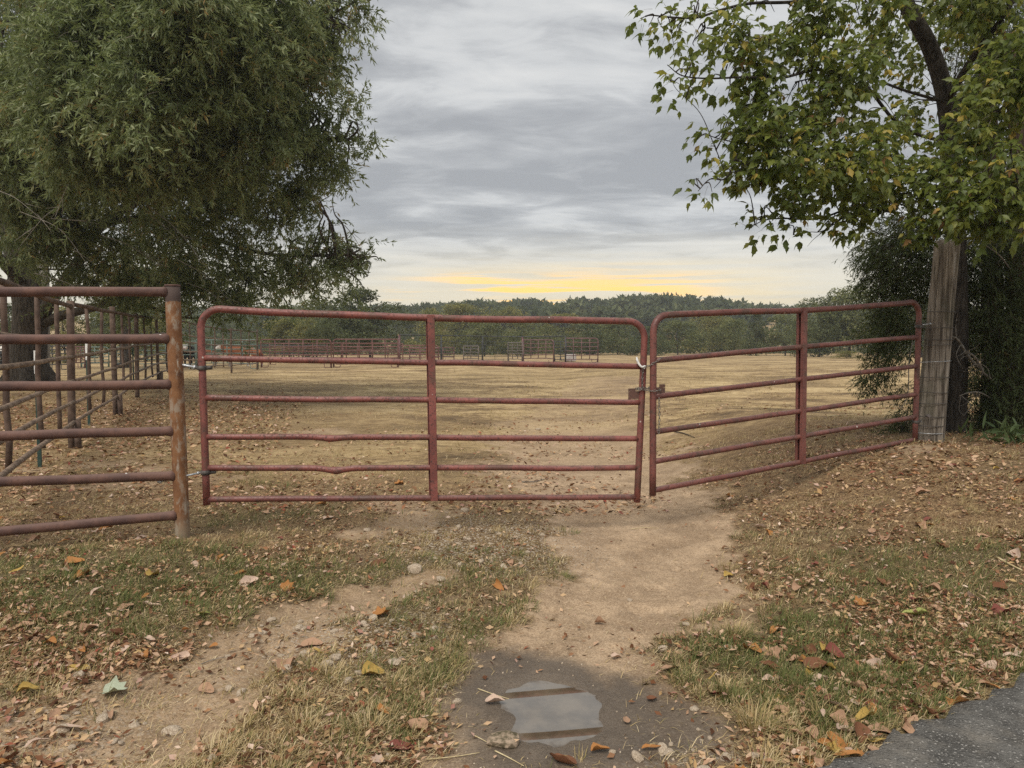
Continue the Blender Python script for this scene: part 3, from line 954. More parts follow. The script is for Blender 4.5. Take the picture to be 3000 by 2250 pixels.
# ------------------------------------------------------------------ rusty pipe fence, left foreground
fx0, fy0 = POSTX, POSTY
root = thing('pipe_fence', 'rusty six-rail pipe fence ending in a thick rust-stained post', 'fence', (fx0, fy0, float(gz(fx0, fy0))))
topP = at(505, 836, 6.12)
base = np.array([fx0, fy0, float(gz(fx0, fy0)) - .3])
P = [base + (topP - base) * t for t in np.linspace(0, 1, 24)]
V1, F1 = tube(P, .0585, 22)
part('post', (V1, F1), MAT['post_rust'], root)
P = [topP + (topP - base) * t for t in (-.004, .0015)]
part('post_cap', tube(P, [.0615, .0600], 22), MAT['rail_rust'], root)
for k, (yp, y0) in enumerate(((855, 855), (992, 995), (1126, 1133), (1262, 1277), (1393, 1412), (1508, 1557))):
    t = np.clip((836 - yp) / (836 - 1575), 0, 1)
    a_ = at(505 + t * 32, yp, 6.12)
    b_ = at(0, y0, 5.62)
    c_ = b_ + (b_ - a_) * 1.9
    pts = [a_ + (c_ - a_) * u + np.array([0, 0, .007 * (fbm(u * 9, k * 5.0, 3, 2) - .5)]) for u in np.linspace(0.012, 1, 46)]
    rad = np.full(46, .0375)
    rad[0] = .050; rad[1] = .0385
    pts[1] = a_ + (c_ - a_) * .024
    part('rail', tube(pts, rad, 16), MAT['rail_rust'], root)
fend = at(0, 1557, 5.62)[:2] + (at(0, 1557, 5.62)[:2] - POSTX * 0 - np.array([fx0, fy0])) * 1.9
eb = np.array([fend[0], fend[1], -.3])
part('post', tube([eb + [0, 0, 2.45 * t] for t in np.linspace(0, 1, 8)], .0585, 18), MAT['post_rust'], root)

# ------------------------------------------------------------------ grey corral fence running away on the left
CP_ = [(-4.15, 5.6), (-6.72, 11.4), (-8.42, 15.9), (-10.0, 20.0), (-11.5, 24.4), (-12.6, 28.6), (-13.5, 33.0), (-14.2, 38.0), (-14.6, 43)]
RZ_ = (2.16, 1.66, 1.38, 1.02, .70, .40)
root = thing('corral_fence', 'weathered grey welded pipe corral fence receding under the oak', 'fence', (-6.72, 11.4, float(gz(-6.72, 11.4))))
rg = np.random.default_rng(5)
for k, (x0, y0) in enumerate(CP_):
    z0 = float(gz(x0, y0))
    if k >= 1:
        lean = rg.normal(0, .02, 2)
        h_ = 2.25 + rg.uniform(-.03, .08)
        part('post', tube([(x0 + lean[0] * t, y0 + lean[1] * t, z0 - .2 + (h_ + .2) * t) for t in np.linspace(0, 1, 6)], .055 if k in (1, 2, 3) else .048, 10), MAT['old_pipe'], root)
        if k in (1, 2, 4):      # doubled stub posts at the feet
            part('brace_post', tube([(x0 + .13, y0 - .05, z0 - .1), (x0 + .12, y0 - .04, z0 + .42)], .05, 9), MAT['old_pipe'], root)
    if k + 1 < len(CP_):
        x1, y1 = CP_[k + 1]
        z1 = float(gz(x1, y1))
        for i, hz in enumerate(RZ_):
            j0, j1 = rg.normal(0, .012, 2)
            pts = [(x0 + (x1 - x0) * t + .05, y0 + (y1 - y0) * t, z0 + hz + j0 + (z1 - z0 + j1 - j0) * t + .012 * math.sin(t * 7 + i) * rg.uniform(.3, 1)) for t in np.linspace(0.0, 1, 12)]
            part('rail', tube(pts, .034 if i == 0 else .028, 8), MAT['old_pipe' if i == 0 else 'pale_pipe'], root)
        for t in ((.29, .585, .83) if k == 0 else (.36, .68)):
            xm, ym = x0 + (x1 - x0) * t, y0 + (y1 - y0) * t
            zm = z0 + (z1 - z0) * t
            wob = [rg.normal(0, .012) for _ in range(7)]
            pts = [(xm + .01 + wob[q], ym - .03, zm + .33 + 1.87 * q / 6) for q in range(7)]
            part('stay', tube(pts, .030, 8), MAT['old_pipe'], root)


def t_post(label, x, y, h=1.75, white=.45, lean=0.0):
    z = float(gz(x, y))
    r_ = thing('t_post', label, 'fence post', (x, y, z), 'steel posts along the corral fence')
    def tee(z0, z1, g=1.0):
        f = lambda zz: lean * (zz - z) / h
        zc, hh = (z0 + z1) / 2, (z1 - z0) / 2
        sh = np.array([lean / h * hh, 0, hh])
        return join([box((x + f(zc), y - .012, zc), (.025 * g, 0, 0), (0, .004 * g, 0), sh), box((x + f(zc), y + .012, zc), (.004 * g, 0, 0), (0, .0225 * g, 0), sh)])
    part('shaft', tee(z - .2, z + h - white), MAT['t_green'], r_, False)
    part('white_top', tee(z + h - white, z + h, 1.12), MAT['t_white'], r_, False)


g1, g2 = G(118, 1368), G(262, 1246)
t_post('green steel T-post with broad white top, left of the tallest corral post', g1[0], g1[1], 1.52, .30)
t_post('green steel T-post with white top, right of the tallest corral post', g2[0], g2[1], 1.60, .36)
g3 = at(411, 1050, 26.5)
t_post('far steel T-post with white top near the end of the corral fence', g3[0], 26.0, 1.6, .45)

# ------------------------------------------------------------------ weathered wooden post on the right
pb = at(2716, 1308, 8.56)
zb = float(gz(pb[0], pb[1]))
pb = np.array([pb[0], pb[1], zb])
ptp = at(2776, 708, 8.50)
root = thing('wooden_post', 'stout weathered grey wooden gatepost wrapped with fence wires', 'post', pb)
ns, nz_ = 72, 60
V, F = [], []
th = np.linspace(0, 2 * math.pi, ns, endpoint=False)
for i in range(nz_):
    t = i / (nz_ - 1)
    c = pb + np.array([0, 0, -.25]) + (ptp - pb + np.array([0, 0, .25])) * t
    r = .138 + .010 * (1 - t) ** 3 - .012 * t + .006 * math.sin(t * 5 + 1)
    r = r * (1 + .05 * np.cos(2 * th + 1.2)) + .012 * (vn(th * 4.0, np.full(ns, t * 1.6), 3) - .5)
    cr = vn(th * 9.5, np.full(ns, t * 1.3), 7)
    r = r - .018 * sst(cr, .70, .86) - .008 * sst(vn(th * 21, np.full(ns, t * 2.6), 9), .6, .8)
    kn = np.exp(-(((th - 4.98) / .13) ** 2 + ((t - .60) / .02) ** 2))
    r = r - .030 * kn + .012 * np.exp(-(((th - 4.98) / .26) ** 2 + ((t - .60) / .04) ** 2))
    if i == nz_ - 1:
        c = c + np.array([0, 0, .012])
        r = r * .93
    V.append(np.stack([c[0] + r * np.cos(th), c[1] + r * np.sin(th), np.full(ns, c[2]) + (.02 * (vn(th * 6, th * 0, 4) - .5) if i == nz_ - 1 else 0)], -1))
V = np.concatenate(V)
for i in range(nz_ - 1):
    for j in range(ns):
        k = (j + 1) % ns
        F.append((i * ns + j, i * ns + k, (i + 1) * ns + k, (i + 1) * ns + j))
F.append(tuple((nz_ - 1) * ns + j for j in range(ns)))
part('shaft', (V, F), MAT['wood'], root)
rg = np.random.default_rng(9)
for k, yp in enumerate((917, 966, 1002, 1018, 1067, 1114, 1158, 1195, 1232, 1260, 1282)):
    t = (yp - 1308) / (708 - 1308)
    c = pb + (ptp - pb) * t
    tl = rg.uniform(-.06, .06); ph = rg.uniform(0, 6)
    rr_ = .1545 + .004 * (1 - t)
    pts = [c + np.array([rr_ * math.cos(a_), rr_ * math.sin(a_) * 1.0, tl * rr_ * math.cos(a_ - ph)]) for a_ in np.linspace(0, 2 * math.pi, 41)]
    part('wire_wrap', tube(pts, .0042, 6), MAT['galv' if k in (4, 10) else 'dark_steel'], root)
pi_ = c + np.array([-.10, -.17, .20])
tag(part('insulator', tube([pi_ + [0, .04, 0], pi_ + [0, .0, 0], pi_ + [0, -.03, .0]], [.012, .022, .016], 8), MAT['p_grey'], root), 'small grey insulator knob')

# ------------------------------------------------------------------ far panels, frame, feed tubs, cattle
def panel(label, pl, pr, Y, ytop, ybot, n, mname, name='cattle_panel', group='cattle panels across the pasture', Y2=None, uprights=3, round_l=False, round_r=False, r=.033, feet=True):
    """a portable panel: bent frame tube, n rails, uprights; pl/pr survey pixels of its ends"""
    Y2 = Y2 or Y
    a_, b_ = at(pl, ytop, Y), at(pr, ytop, Y2)
    za, zb_ = at(pl, ybot, Y)[2], at(pr, ybot, Y2)[2]
    A = a_[:2]; B = b_[:2]
    Ln = np.linalg.norm(B - A); d = (B - A) / Ln
    m_ = (A + B) / 2
    root = thing(name, label, 'panel' if name == 'cattle_panel' else 'pen frame', (m_[0], m_[1], float(gz(m_[0], m_[1]))), group)
    zt = lambda s: a_[2] + (b_[2] - a_[2]) * s / Ln
    zb2 = lambda s: za + (zb_ - za) * s / Ln
    pt = lambda s, z: np.array([A[0] + d[0] * s, A[1] + d[1] * s, z])
    c = .22
    P = [pt(0, float(gz(*A)) - .05)]
    if round_l: P += [pt(c - c * math.cos(q), zt(0) - c + c * math.sin(q)) for q in np.linspace(0, math.pi / 2, 6)]
    else: P += [pt(0, zt(0) - .02), pt(.02, zt(0))]
    if round_r: P += [pt(Ln - c + c * math.sin(q), zt(Ln) - c + c * math.cos(q)) for q in np.linspace(0, math.pi / 2, 6)]
    else: P += [pt(Ln - .02, zt(Ln)), pt(Ln, zt(Ln) - .02)]
    P += [pt(Ln, float(gz(*B)) - .05)]
    fr_ = part('frame', tube(P, r * 1.15, 7), MAT[mname], root)
    for i in range(1, n):
        f = i / (n - 1)
        sag = .015
        pts = [pt(s_, zt(s_) + (zb2(s_) - zt(s_)) * f + sag * math.sin(s_ * 2.1 + i)) for s_ in np.linspace(0, Ln, 7)]
        part('rail', tube(pts, r, 6), MAT[mname], root)
    for i in range(1, uprights + 1):
        s_ = Ln * i / (uprights + 1)
        part('upright', tube([pt(s_, zb2(s_) - .02), pt(s_, zt(s_))], r * .95, 6), MAT[mname], root)
    if feet:
        for s_, e in ((.06, 1), (Ln - .06, -1)):
            z_ = float(gz(*(A + d * s_)))
            pts = [pt(s_, z_ + .28), pt(s_, z_ + .04), pt(s_ + e * .10, z_ + .02), pt(s_ + e * .30, z_ + .02), pt(s_ + e * .38, z_ + .06), pt(s_ + e * .38, z_ + .28)]
            part('foot', tube(pts, r * .7, 5), MAT[mname], fr_)
    return root


PANELS = [
    ('green round-cornered panel just right of the rusty end post', 398, 572, 44, 1000, 1066, 6, 'p_green', {}),
    ('green round-cornered panel in front of the red-brown cattle', 574, 755, 44, 996, 1064, 6, 'p_green', dict(round_r=True)),
    ('red panel next to the green panel, with a rounded right corner', 764, 970, 47, 995, 1052, 6, 'p_red', dict(round_r=True, uprights=4)),
    ('red panel ending at the tall dark frame', 976, 1166, 48, 994, 1050, 6, 'p_red', dict(round_l=True, uprights=4)),
    ('long dark steel rail panel far behind the cattle', 560, 960, 58, 1012, 1058, 5, 'p_dark', dict(uprights=5)),
    ('long red panel behind the pair of red panels', 790, 1000, 55, 1006, 1056, 7, 'p_red', dict(uprights=4)),
    ('red panel in the second row, left of the tall dark frame', 1004, 1180, 55, 1007, 1056, 7, 'p_red', dict(uprights=3)),
    ('low reddish panel behind the first bay of the tall frame', 1172, 1285, 52, 1012, 1056, 6, 'p_red', dict(round_r=True)),
    ('second low reddish panel half hidden behind the gate stay', 1200, 1330, 55, 1018, 1055, 5, 'p_maroon', dict()),
    ('pale grey slanted panel inside the middle bay of the frame', 1358, 1402, 58, 1014, 1050, 5, 'p_grey', dict(Y2=54, uprights=1)),
    ('black rail panel low across the back of the frame', 1290, 1490, 64, 1000, 1054, 6, 'p_dark', dict(uprights=4, r=.018)),
    ('grey angled panel left of the maroon gate panel', 1488, 1532, 60, 1004, 1052, 7, 'p_grey', dict(Y2=54, uprights=2)),
    ('maroon round-cornered panel between the last two frame posts', 1534, 1622, 54, 996, 1050, 6, 'p_maroon', dict(round_r=True, Y2=52)),
    ('dark rails filling the last bay of the frame', 1624, 1660, 58, 1000, 1054, 7, 'p_dark', dict(uprights=1)),
    ('maroon round-cornered panel standing at the far right end of the pens', 1656, 1752, 53, 991, 1053, 6, 'p_maroon', dict(round_r=True)),
    ('dark panel left of the big oak trunk', -60, 56, 42, 1012, 1068, 6, 'p_dark', dict(round_r=False)),
    ('dark panel just right of the big oak trunk', 128, 200, 43, 1014, 1068, 6, 'p_dark', dict(uprights=2)),
    ('red panel right of the oak behind the corral posts', 196, 248, 46, 1016, 1062, 7, 'p_red', dict(uprights=3)),
    ('green round-cornered panel between the corral stays', 236, 318, 48, 1017, 1064, 6, 'p_green', dict(round_r=True, uprights=1)),
    ('short green panel left of the pale far trunk', 326, 356, 48, 1017, 1064, 6, 'p_green', dict(uprights=1)),
]
for lab, pl, pr, Y, yt, yb, n, mn, kw in PANELS:
    panel(lab, pl, pr, Y, yt, yb, n, mn, **kw)

# tall dark steel frame of the working pen
root = thing('pen_frame', 'tall dark steel pen frame with one long top beam and five posts', 'pen frame', at(1414, 1060, 56))
FP = [(1170, 981, 52), (1293, 983, 54), (1414, 985, 56), (1531, 987, 55), (1657, 985, 53)]
tops = [at(*f) for f in FP]
part('top_beam', tube(tops, .038, 8), MAT['p_dark'], root)
for k, t in enumerate(tops):
    zg = float(gz(t[0], t[1]))
    part('post', tube([(t[0], t[1], zg - .1), t], .075 if k in (0, 3) else .055, 8), MAT['p_maroon' if k in (0, 3) else 'p_dark'], root)


def tub(label, name, p, r0, r1, h, mn, cat):
    P = [(p[0], p[1], p[2]), (p[0], p[1], p[2] + h * .5), (p[0], p[1], p[2] + h), (p[0], p[1], p[2] + h * .98), (p[0], p[1], p[2] + h * .3)]
    tag(part(name, tube(P, [r0, (r0 + r1) / 2, r1, r1 * .92, r0 * .8], 20), MAT[mn]), label, cat)


g = at(343, 1070, 46); g[2] = float(gz(g[0], g[1]))
tub('black rubber feed tub on the bare ground left of the pale far trunk', 'feed_tub', g, .26, .32, .30, 'rubber', 'feed tub')
g = at(1671, 1062, 56); g[2] = float(gz(g[0], g[1]))
zz_ = g[2] + .28
V1, F1 = box((g[0], g[1], zz_), (.42, 0, 0), (0, .3, 0), (0, 0, .27))
bm = bmesh.new()
vs = [bm.verts.new(v) for v in V1]
for f in F1: bm.faces.new([vs[i] for i in f])
bmesh.ops.bevel(bm, geom=bm.edges[:], offset=.06, segments=3, affect='EDGES')
me = bpy.data.meshes.new('water_tank'); bm.to_mesh(me); bm.free()
root = thing('water_tank', 'white plastic tank behind the rightmost maroon panel', 'tank', g)
link('body', me, MAT['white_plastic'], root)
part('filler_cap', tube([(g[0] + .1, g[1], zz_ + .26), (g[0] + .1, g[1], zz_ + .33)], .10, 12), MAT['p_dark'], root)


def cow_mesh():
    me = bpy.data.meshes.new('cow_body')
    S = [(-.80, 0, 1.08, .26, .27), (-.35, 0, 1.02, .33, .37), (.10, 0, 1.00, .34, .39), (.45, 0, 1.03, .29, .36), (.72, 0, 1.14, .18, .24),
         (.95, 0, 1.30, .13, .17), (1.10, 0, 1.39, .115, .13), (1.24, 0, 1.28, .10, .11), (1.40, 0, 1.13, .085, .08)]
    V = [v[:3] for v in S]; R = [v[3:] for v in S]
    E = [(i, i + 1) for i in range(len(S) - 1)]
    def ch(start, pts):
        prev = start
        for (x, y, z, r) in pts:
            V.append((x, y, z)); R.append((r, r)); E.append((prev, len(V) - 1)); prev = len(V) - 1
    for sgn in (-1, 1):
        ch(0, [(-.70, sgn * .20, .86, .16), (-.60, sgn * .21, .64, .105), (-.78, sgn * .21, .42, .062), (-.72, sgn * .21, .14, .05), (-.68, sgn * .21, .03, .06)])
        ch(3, [(.45, sgn * .18, .78, .13), (.47, sgn * .19, .44, .07), (.45, sgn * .19, .15, .05), (.48, sgn * .19, .03, .06)])
        ch(6, [(1.08, sgn * .12, 1.42, .045), (1.05, sgn * .24, 1.40, .035)])
    ch(0, [(-1.00, 0, 1.10, .05), (-1.08, 0, .80, .03), (-1.07, 0, .48, .03), (-1.06, 0, .36, .045)])
    me.from_pydata(V, E, [])
    me.update()
    return me, R


def cow(label, px, Y, rz, mn, s=1.0):
    me, R = cow_mesh()
    p = at(px, 1070, Y)
    o = link('cow', me, None)
    o.location = (p[0], Y, float(gz(p[0], Y)))
    o.rotation_euler = (0, 0, rz)
    o.scale = (s, s, s)
    md = o.modifiers.new('skin', 'SKIN')
    md.use_smooth_shade = True
    sk = me.skin_vertices[0].data
    for v, r in zip(sk, R): v.radius = r
    sk[2].use_root = True
    o.modifiers.new('sub', 'SUBSURF').render_levels = 2
    me.materials.append(MAT[mn])
    tag(o, label, 'cow', 'cattle in the far pens')


cow('black cow with a white face, facing the camera behind the green panel', 557, 47, math.radians(-80), 'hide_black', .98)
cow('red-brown calf with a white face half behind the gate hinge side', 606, 49, math.radians(-125), 'hide_red', .80)
cow('red-brown cow with white face standing broadside, body to the right', 694, 48, math.radians(-152), 'hide_red', .95)
cow('dark red cow at the right end of the little herd', 752, 52, math.radians(128), 'hide_red', .85)
cow('black and white cow at the left edge beyond the oak trunk', 20, 46, math.radians(-20), 'hide_pied', 1.0)

# ------------------------------------------------------------------ foliage builders
def blob_points(blobs, n_per_px2, rng, shell=.55):
    """points inside the lobes (survey px, py, radius px, depth m), more of them towards the lobe's surface"""
    out, cen, inr = [], [], []
    for (px, py, r, Y) in blobs:
        c = at(px, py, Y)
        R = r * Y / FPX
        inside = (-250 < px < 3250) and (py > -r)
        n = int(n_per_px2 * r * r * (1.0 if inside else .22))
        u = rdir(n, rng)
        rad = R * np.where(rng.random(n) < shell, rng.uniform(.72, 1.02, n), rng.random(n) ** (1 / 3))
        out.append(c + u * rad[:, None] * np.array([1, 1.15, 1]))
        cen.append(np.repeat(c[None], n, 0)); inr.append(rad / R)
    return np.concatenate(out), np.concatenate(cen), np.concatenate(inr)


def sub_lobes(blobs, k, rng, spread=.66, size=.44):
    out = []
    for (px, py, r, Y) in blobs:
        kk = k if r > 60 else max(3, k // 2)
        for _ in range(kk):
            u = rdir(1, rng)[0]
            q = spread * rng.uniform(.55, 1.1)
            dY = u[1] * r * q * Y / FPX
            out.append((px + u[0] * r * q, py + u[2] * r * q * .9, r * size * rng.uniform(.7, 1.25), Y + dY))
    return out


def limb(pts, r0, r1, seg=9, n=7):
    P = smooth_path([at(*p) if len(p) == 3 else p for p in pts], n)
    return tube(P, np.linspace(r0, r1, len(P)) ** 1.0, seg)


def foliage_twigs(p0, d, Lt, droop, k, rng, leafL, leafW, jitter, up=.5, tpl=T_RHOMB, start=.15):
    """k leaves along each of the twigs starting at p0; returns V,F,rnd and the twig curves"""
    n = len(p0)
    t = np.sort(rng.uniform(start, 1, (n, k)), 1)
    pos = p0[:, None, :] + d[:, None, :] * (Lt[:, None] * t)[..., None]
    pos[..., 2] -= droop[:, None] * t ** 2
    tang = d[:, None, :] * Lt[:, None, None] + np.array([0, 0, -2.0]) * (droop[:, None] * t)[..., None]
    tang = unit(tang).reshape(-1, 3)
    ax = unit(tang * .75 + rng.normal(0, jitter, tang.shape) + np.array([0, 0, -.15]))
    nm = rng.normal(0, .6, tang.shape) + np.array([0, 0, up])
    N_ = n * k
    L = leafL * rng.uniform(.7, 1.25, N_); W = leafW * rng.uniform(.75, 1.25, N_)
    V, F = scatter(tpl[0], tpl[1], pos.reshape(-1, 3), ax, nm, L, W)
    return V, F


def twig_mesh(p0, d, Lt, droop, r):
    """thin three-sided twigs with two segments"""
    n = len(p0)
    ts = np.array([0, .5, 1.0])
    rr = np.array([1, .7, .25]) * r
    ref = unit(np.cross(d, np.array([.3, .2, 1.0])))
    ref2 = unit(np.cross(d, ref))
    V = np.zeros((n, 9, 3))
    for i, t in enumerate(ts):
        c = p0 + d * (Lt * t)[:, None]
        c[:, 2] -= droop * t * t
        for j in range(3):
            a_ = j * 2 * math.pi / 3
            V[:, i * 3 + j] = c + rr[i] * (math.cos(a_) * ref + math.sin(a_) * ref2)
    f = []
    for i in range(2):
        for j in range(3):
            k = (j + 1) % 3
            f.append((i * 3 + j, i * 3 + k, i * 3 + 3 + k, i * 3 + 3 + j))
    F = (np.array(f)[None] + (np.arange(n) * 9)[:, None, None]).reshape(-1, 4)
    return V.reshape(-1, 3), F


# ------------------------------------------------------------------ big willow oak, left
rng = np.random.default_rng(101)
tb = at(88, 1112, 24.0)
zb = float(gz(tb[0], tb[1]))
oak = thing('oak_tree', 'huge drooping willow oak spreading over the corral fence', 'tree', (tb[0], tb[1], zb))
P = smooth_path([(tb[0], tb[1], zb - .3), (tb[0], tb[1], zb + .25), (tb[0] - .02, tb[1], zb + 1.0), at(88, 900, 24), at(62, 780, 24), at(30, 600, 23.8), at(30, 350, 23.5), at(90, 50, 23.5), at(120, -250, 23.5)], 7)
R = np.interp(np.linspace(0, 1, len(P)), [0, .09, .2, .35, .5, 1], [.92, .70, .53, .50, .42, .15])
V1, F1 = tube(P, R, 26)
ang = np.arctan2(V1[:, 1] - tb[1], V1[:, 0] - tb[0])
fl = (1 - sst(V1[:, 2], zb, zb + .9))
cx = np.stack([np.interp(V1[:, 2], P[:, 2], P[:, 0]), np.interp(V1[:, 2], P[:, 2], P[:, 1])], -1)
k_ = 1 + fl * .30 * np.sin(ang * 5 + 1) + .05 * (vn(ang * 6, V1[:, 2] * 1.5, 12) - .5)
V1[:, :2] = cx + (V1[:, :2] - cx) * k_[:, None]
part('trunk', (V1, F1), MAT['oak_bark'], oak)
limbs = [
    ([(112, 950, 24), (150, 880, 23.6), (215, 790, 23), (300, 655, 22), (400, 590, 21), (520, 525, 20), (640, 490, 19.5), (780, 470, 19)], .22, .04),
    ([(120, 950, 24), (180, 925, 23.6), (260, 905, 23), (364, 876, 22.4), (500, 850, 21.8), (620, 840, 21.5), (760, 800, 21)], .17, .03),
    ([(60, 760, 24), (160, 620, 22), (260, 470, 20), (400, 330, 18.5), (560, 260, 17.5), (720, 170, 17)], .22, .04),
    ([(30, 560, 24), (120, 380, 21), (230, 220, 18.5), (360, 110, 16.5), (460, 60, 15.5)], .20, .04),
    ([(300, 655, 22), (450, 640, 21.5), (600, 690, 21), (760, 740, 20.5), (900, 750, 20), (1040, 745, 19.5)], .10, .02),
    ([(400, 330, 18.5), (560, 380, 18.5), (720, 400, 18.5), (900, 400, 18.5), (1020, 410, 18.5)], .09, .02),
    ([(400, 330, 18.5), (600, 130, 18), (800, 80, 18), (960, 60, 18)], .09, .02),
    ([(88, 850, 24), (0, 760, 23), (-120, 640, 21.5), (-250, 520, 20.5)], .22, .06),
    ([(520, 525, 20), (600, 590, 20), (720, 640, 20), (840, 660, 20)], .07, .015),
    ([(364, 876, 22.4), (440, 900, 22), (540, 930, 21.6), (640, 930, 21.5)], .06, .015),
    ([(230, 220, 18.5), (120, 100, 17.5), (0, 60, 17)], .10, .03),
]
br = [limb(p, a_, b_) for p, a_, b_ in limbs]
OAKB = [(900, 40, 105, 18.0), (960, 60, 60, 18.2), (880, 165, 100, 18.0), (945, 190, 55, 18.2), (890, 300, 105, 18.5), (965, 320, 52, 18.6), (930, 420, 85, 18.8), (985, 430, 40, 18.8), (870, 520, 95, 19.2), (960, 530, 42, 19), (810, 610, 85, 19.6), (880, 640, 48, 19.8),
        (900, 765, 68, 20), (985, 755, 42, 20), (1040, 765, 26, 20), (820, 770, 70, 20.3), (905, 820, 40, 20.3), (720, 800, 70, 20.8), (620, 850, 66, 21), (520, 840, 75, 21.3), (420, 840, 80, 21.6),
        (620, 910, 36, 21.3), (530, 905, 42, 21.5), (690, 880, 38, 21.2), (790, 845, 32, 21),
        (740, 130, 170, 17), (580, 170, 190, 15.8), (390, 210, 200, 15), (720, 370, 170, 17.6), (540, 420, 180, 16.8), (330, 460, 180, 16.6),
        (165, 320, 150, 16), (620, 600, 110, 19.5), (480, 680, 105, 19.8), (360, 730, 80, 20.5), (230, 640, 80, 20.0), (260, 830, 60, 22), (140, 540, 100, 19), (60, 470, 100, 18.5),
        (255, 45, 180, 15), (490, 10, 180, 14.6), (710, -60, 170, 16), (920, -110, 120, 17.6), (50, 720, 50, 21), (690, 700, 65, 20), (160, 880, 36, 22.6),
        (110, 190, 90, 16.5), (20, 340, 75, 17.5),
        (960, 700, 50, 20), (1020, 790, 48, 20), (1075, 765, 34, 20), (940, 850, 45, 20.5), (860, 860, 42, 20.8), (760, 880, 45, 21), (1010, 330, 45, 18.6), (1000, 190, 45, 18.2), (1030, 60, 50, 18.2), (1020, 440, 42, 18.8), (1000, 560, 36, 19),
        (40, 560, 80, 18.5), (120, 600, 80, 19), (60, 660, 65, 19.5), (150, 700, 70, 20), (230, 790, 60, 21), (110, 790, 45, 21.5), (400, 870, 55, 21.8),
        (110, 650, 70, 20.5), (190, 750, 70, 21), (310, 800, 70, 21.5), (60, 600, 60, 19.5), (330, 880, 50, 22), (470, 900, 50, 21.8), (240, 700, 60, 20.6), (700, 820, 60, 21), (580, 800, 70, 21), (1055, 150, 40, 18.2), (1065, 350, 42, 18.5), (1045, 440, 45, 18.8), (1050, 30, 55, 18.2), (1000, 740, 60, 20), (1070, 775, 48, 20), (1010, 820, 45, 20.2), (940, 640, 45, 19.6), (900, 850, 50, 20.6), (800, 870, 50, 21), (700, 900, 45, 21.2), (1000, 500, 45, 19),
        # deeper layer closing the crown
        (780, 200, 110, 22), (680, 300, 140, 21.5), (500, 300, 170, 21), (300, 330, 170, 21), (660, 520, 100, 22.5), (450, 560, 110, 22.5),
        (250, 520, 120, 23), (540, 760, 70, 24), (400, 800, 70, 24.5), (300, 120, 170, 20), (600, 60, 170, 20.5),
        # crown above and beside the frame
        (650, -330, 260, 17), (300, -300, 260, 16.5), (950, -380, 200, 18), (0, -150, 220, 16.5), (-220, 200, 230, 18), (-260, 520, 200, 19.5), (-200, 800, 140, 21), (400, -620, 260, 20)]
SUBB = sub_lobes(OAKB, 9, rng)
cl, clc, fr = blob_points(SUBB, .0035, rng, .6)
ncl = len(cl)
KT = 9
sd_ = unit(unit(cl - clc) * .8 + np.array([.06, -.20, -.12]) + rng.normal(0, .42, (ncl, 3)))
cen = np.repeat(cl, KT, 0)
spr = np.repeat(sd_, KT, 0)
nt = ncl * KT
along = rng.uniform(-.15, .62, nt)
pts = cen + spr * along[:, None] + rng.normal(0, .075, (nt, 3)) + np.array([0, 0, -.22]) * (np.clip(along, 0, 1) ** 2)[:, None]
d0 = unit(spr * .8 + np.array([.02, -.08, -.18]) + rng.normal(0, .60, (nt, 3)))
Lt = rng.uniform(.20, .42, nt); dr = rng.uniform(.0, .15, nt)
KL = 11
V, F = foliage_twigs(pts, d0, Lt, dr, KL, rng, .152, .034, .48, .45)
ctone = np.repeat(np.repeat(rng.normal(.03, .17, ncl), KT), KL)
rnd = np.repeat(np.clip(rng.beta(2.2, 2.6, nt * KL) * .9 + ctone + .02, 0, 1), 2)
print('oak leaves', nt * KL)
link('crown', mesh_np('oak_crown', V, F, {'rnd': ('FACE', rnd)}), MAT['oak_leaf'], oak)
# branchlets from limbs out to the lobes
ends = np.array([at(b[0], b[1], b[3]) for b in OAKB[:83]])
LP = np.concatenate([smooth_path([at(*p) for p in l[0]], 10) for l in limbs])
for e in ends:
    for _ in range(3):
        tgt = e + rng.normal(0, .35, 3) + np.array([-.25, 0, 0])
        dist = np.linalg.norm(LP - tgt, axis=1) + rng.uniform(0, .8, len(LP))
        src = LP[np.argmin(dist)]
        if np.linalg.norm(tgt - src) < .4: continue
        m1 = src + (tgt - src) * .4 + np.array([0, 0, .15]) + rng.normal(0, .1, 3)
        m2 = src + (tgt - src) * .75 + np.array([0, 0, .12]) + rng.normal(0, .12, 3)
        br.append(tube(smooth_path([src, m1, m2, tgt], 5), np.linspace(.035, .008, 16), 5, caps=False))
part('limbs', join(br), MAT['oak_bark'], oak)
sel = rng.choice(nt, 5200, replace=False)
V, F = twig_mesh(pts[sel] - d0[sel] * .2, d0[sel], Lt[sel] * rng.uniform(.9, 1.5, len(sel)), dr[sel] * 1.2, .0055)
link('twigs', mesh_np('oak_twigs', V, F), MAT['twig'], oak)
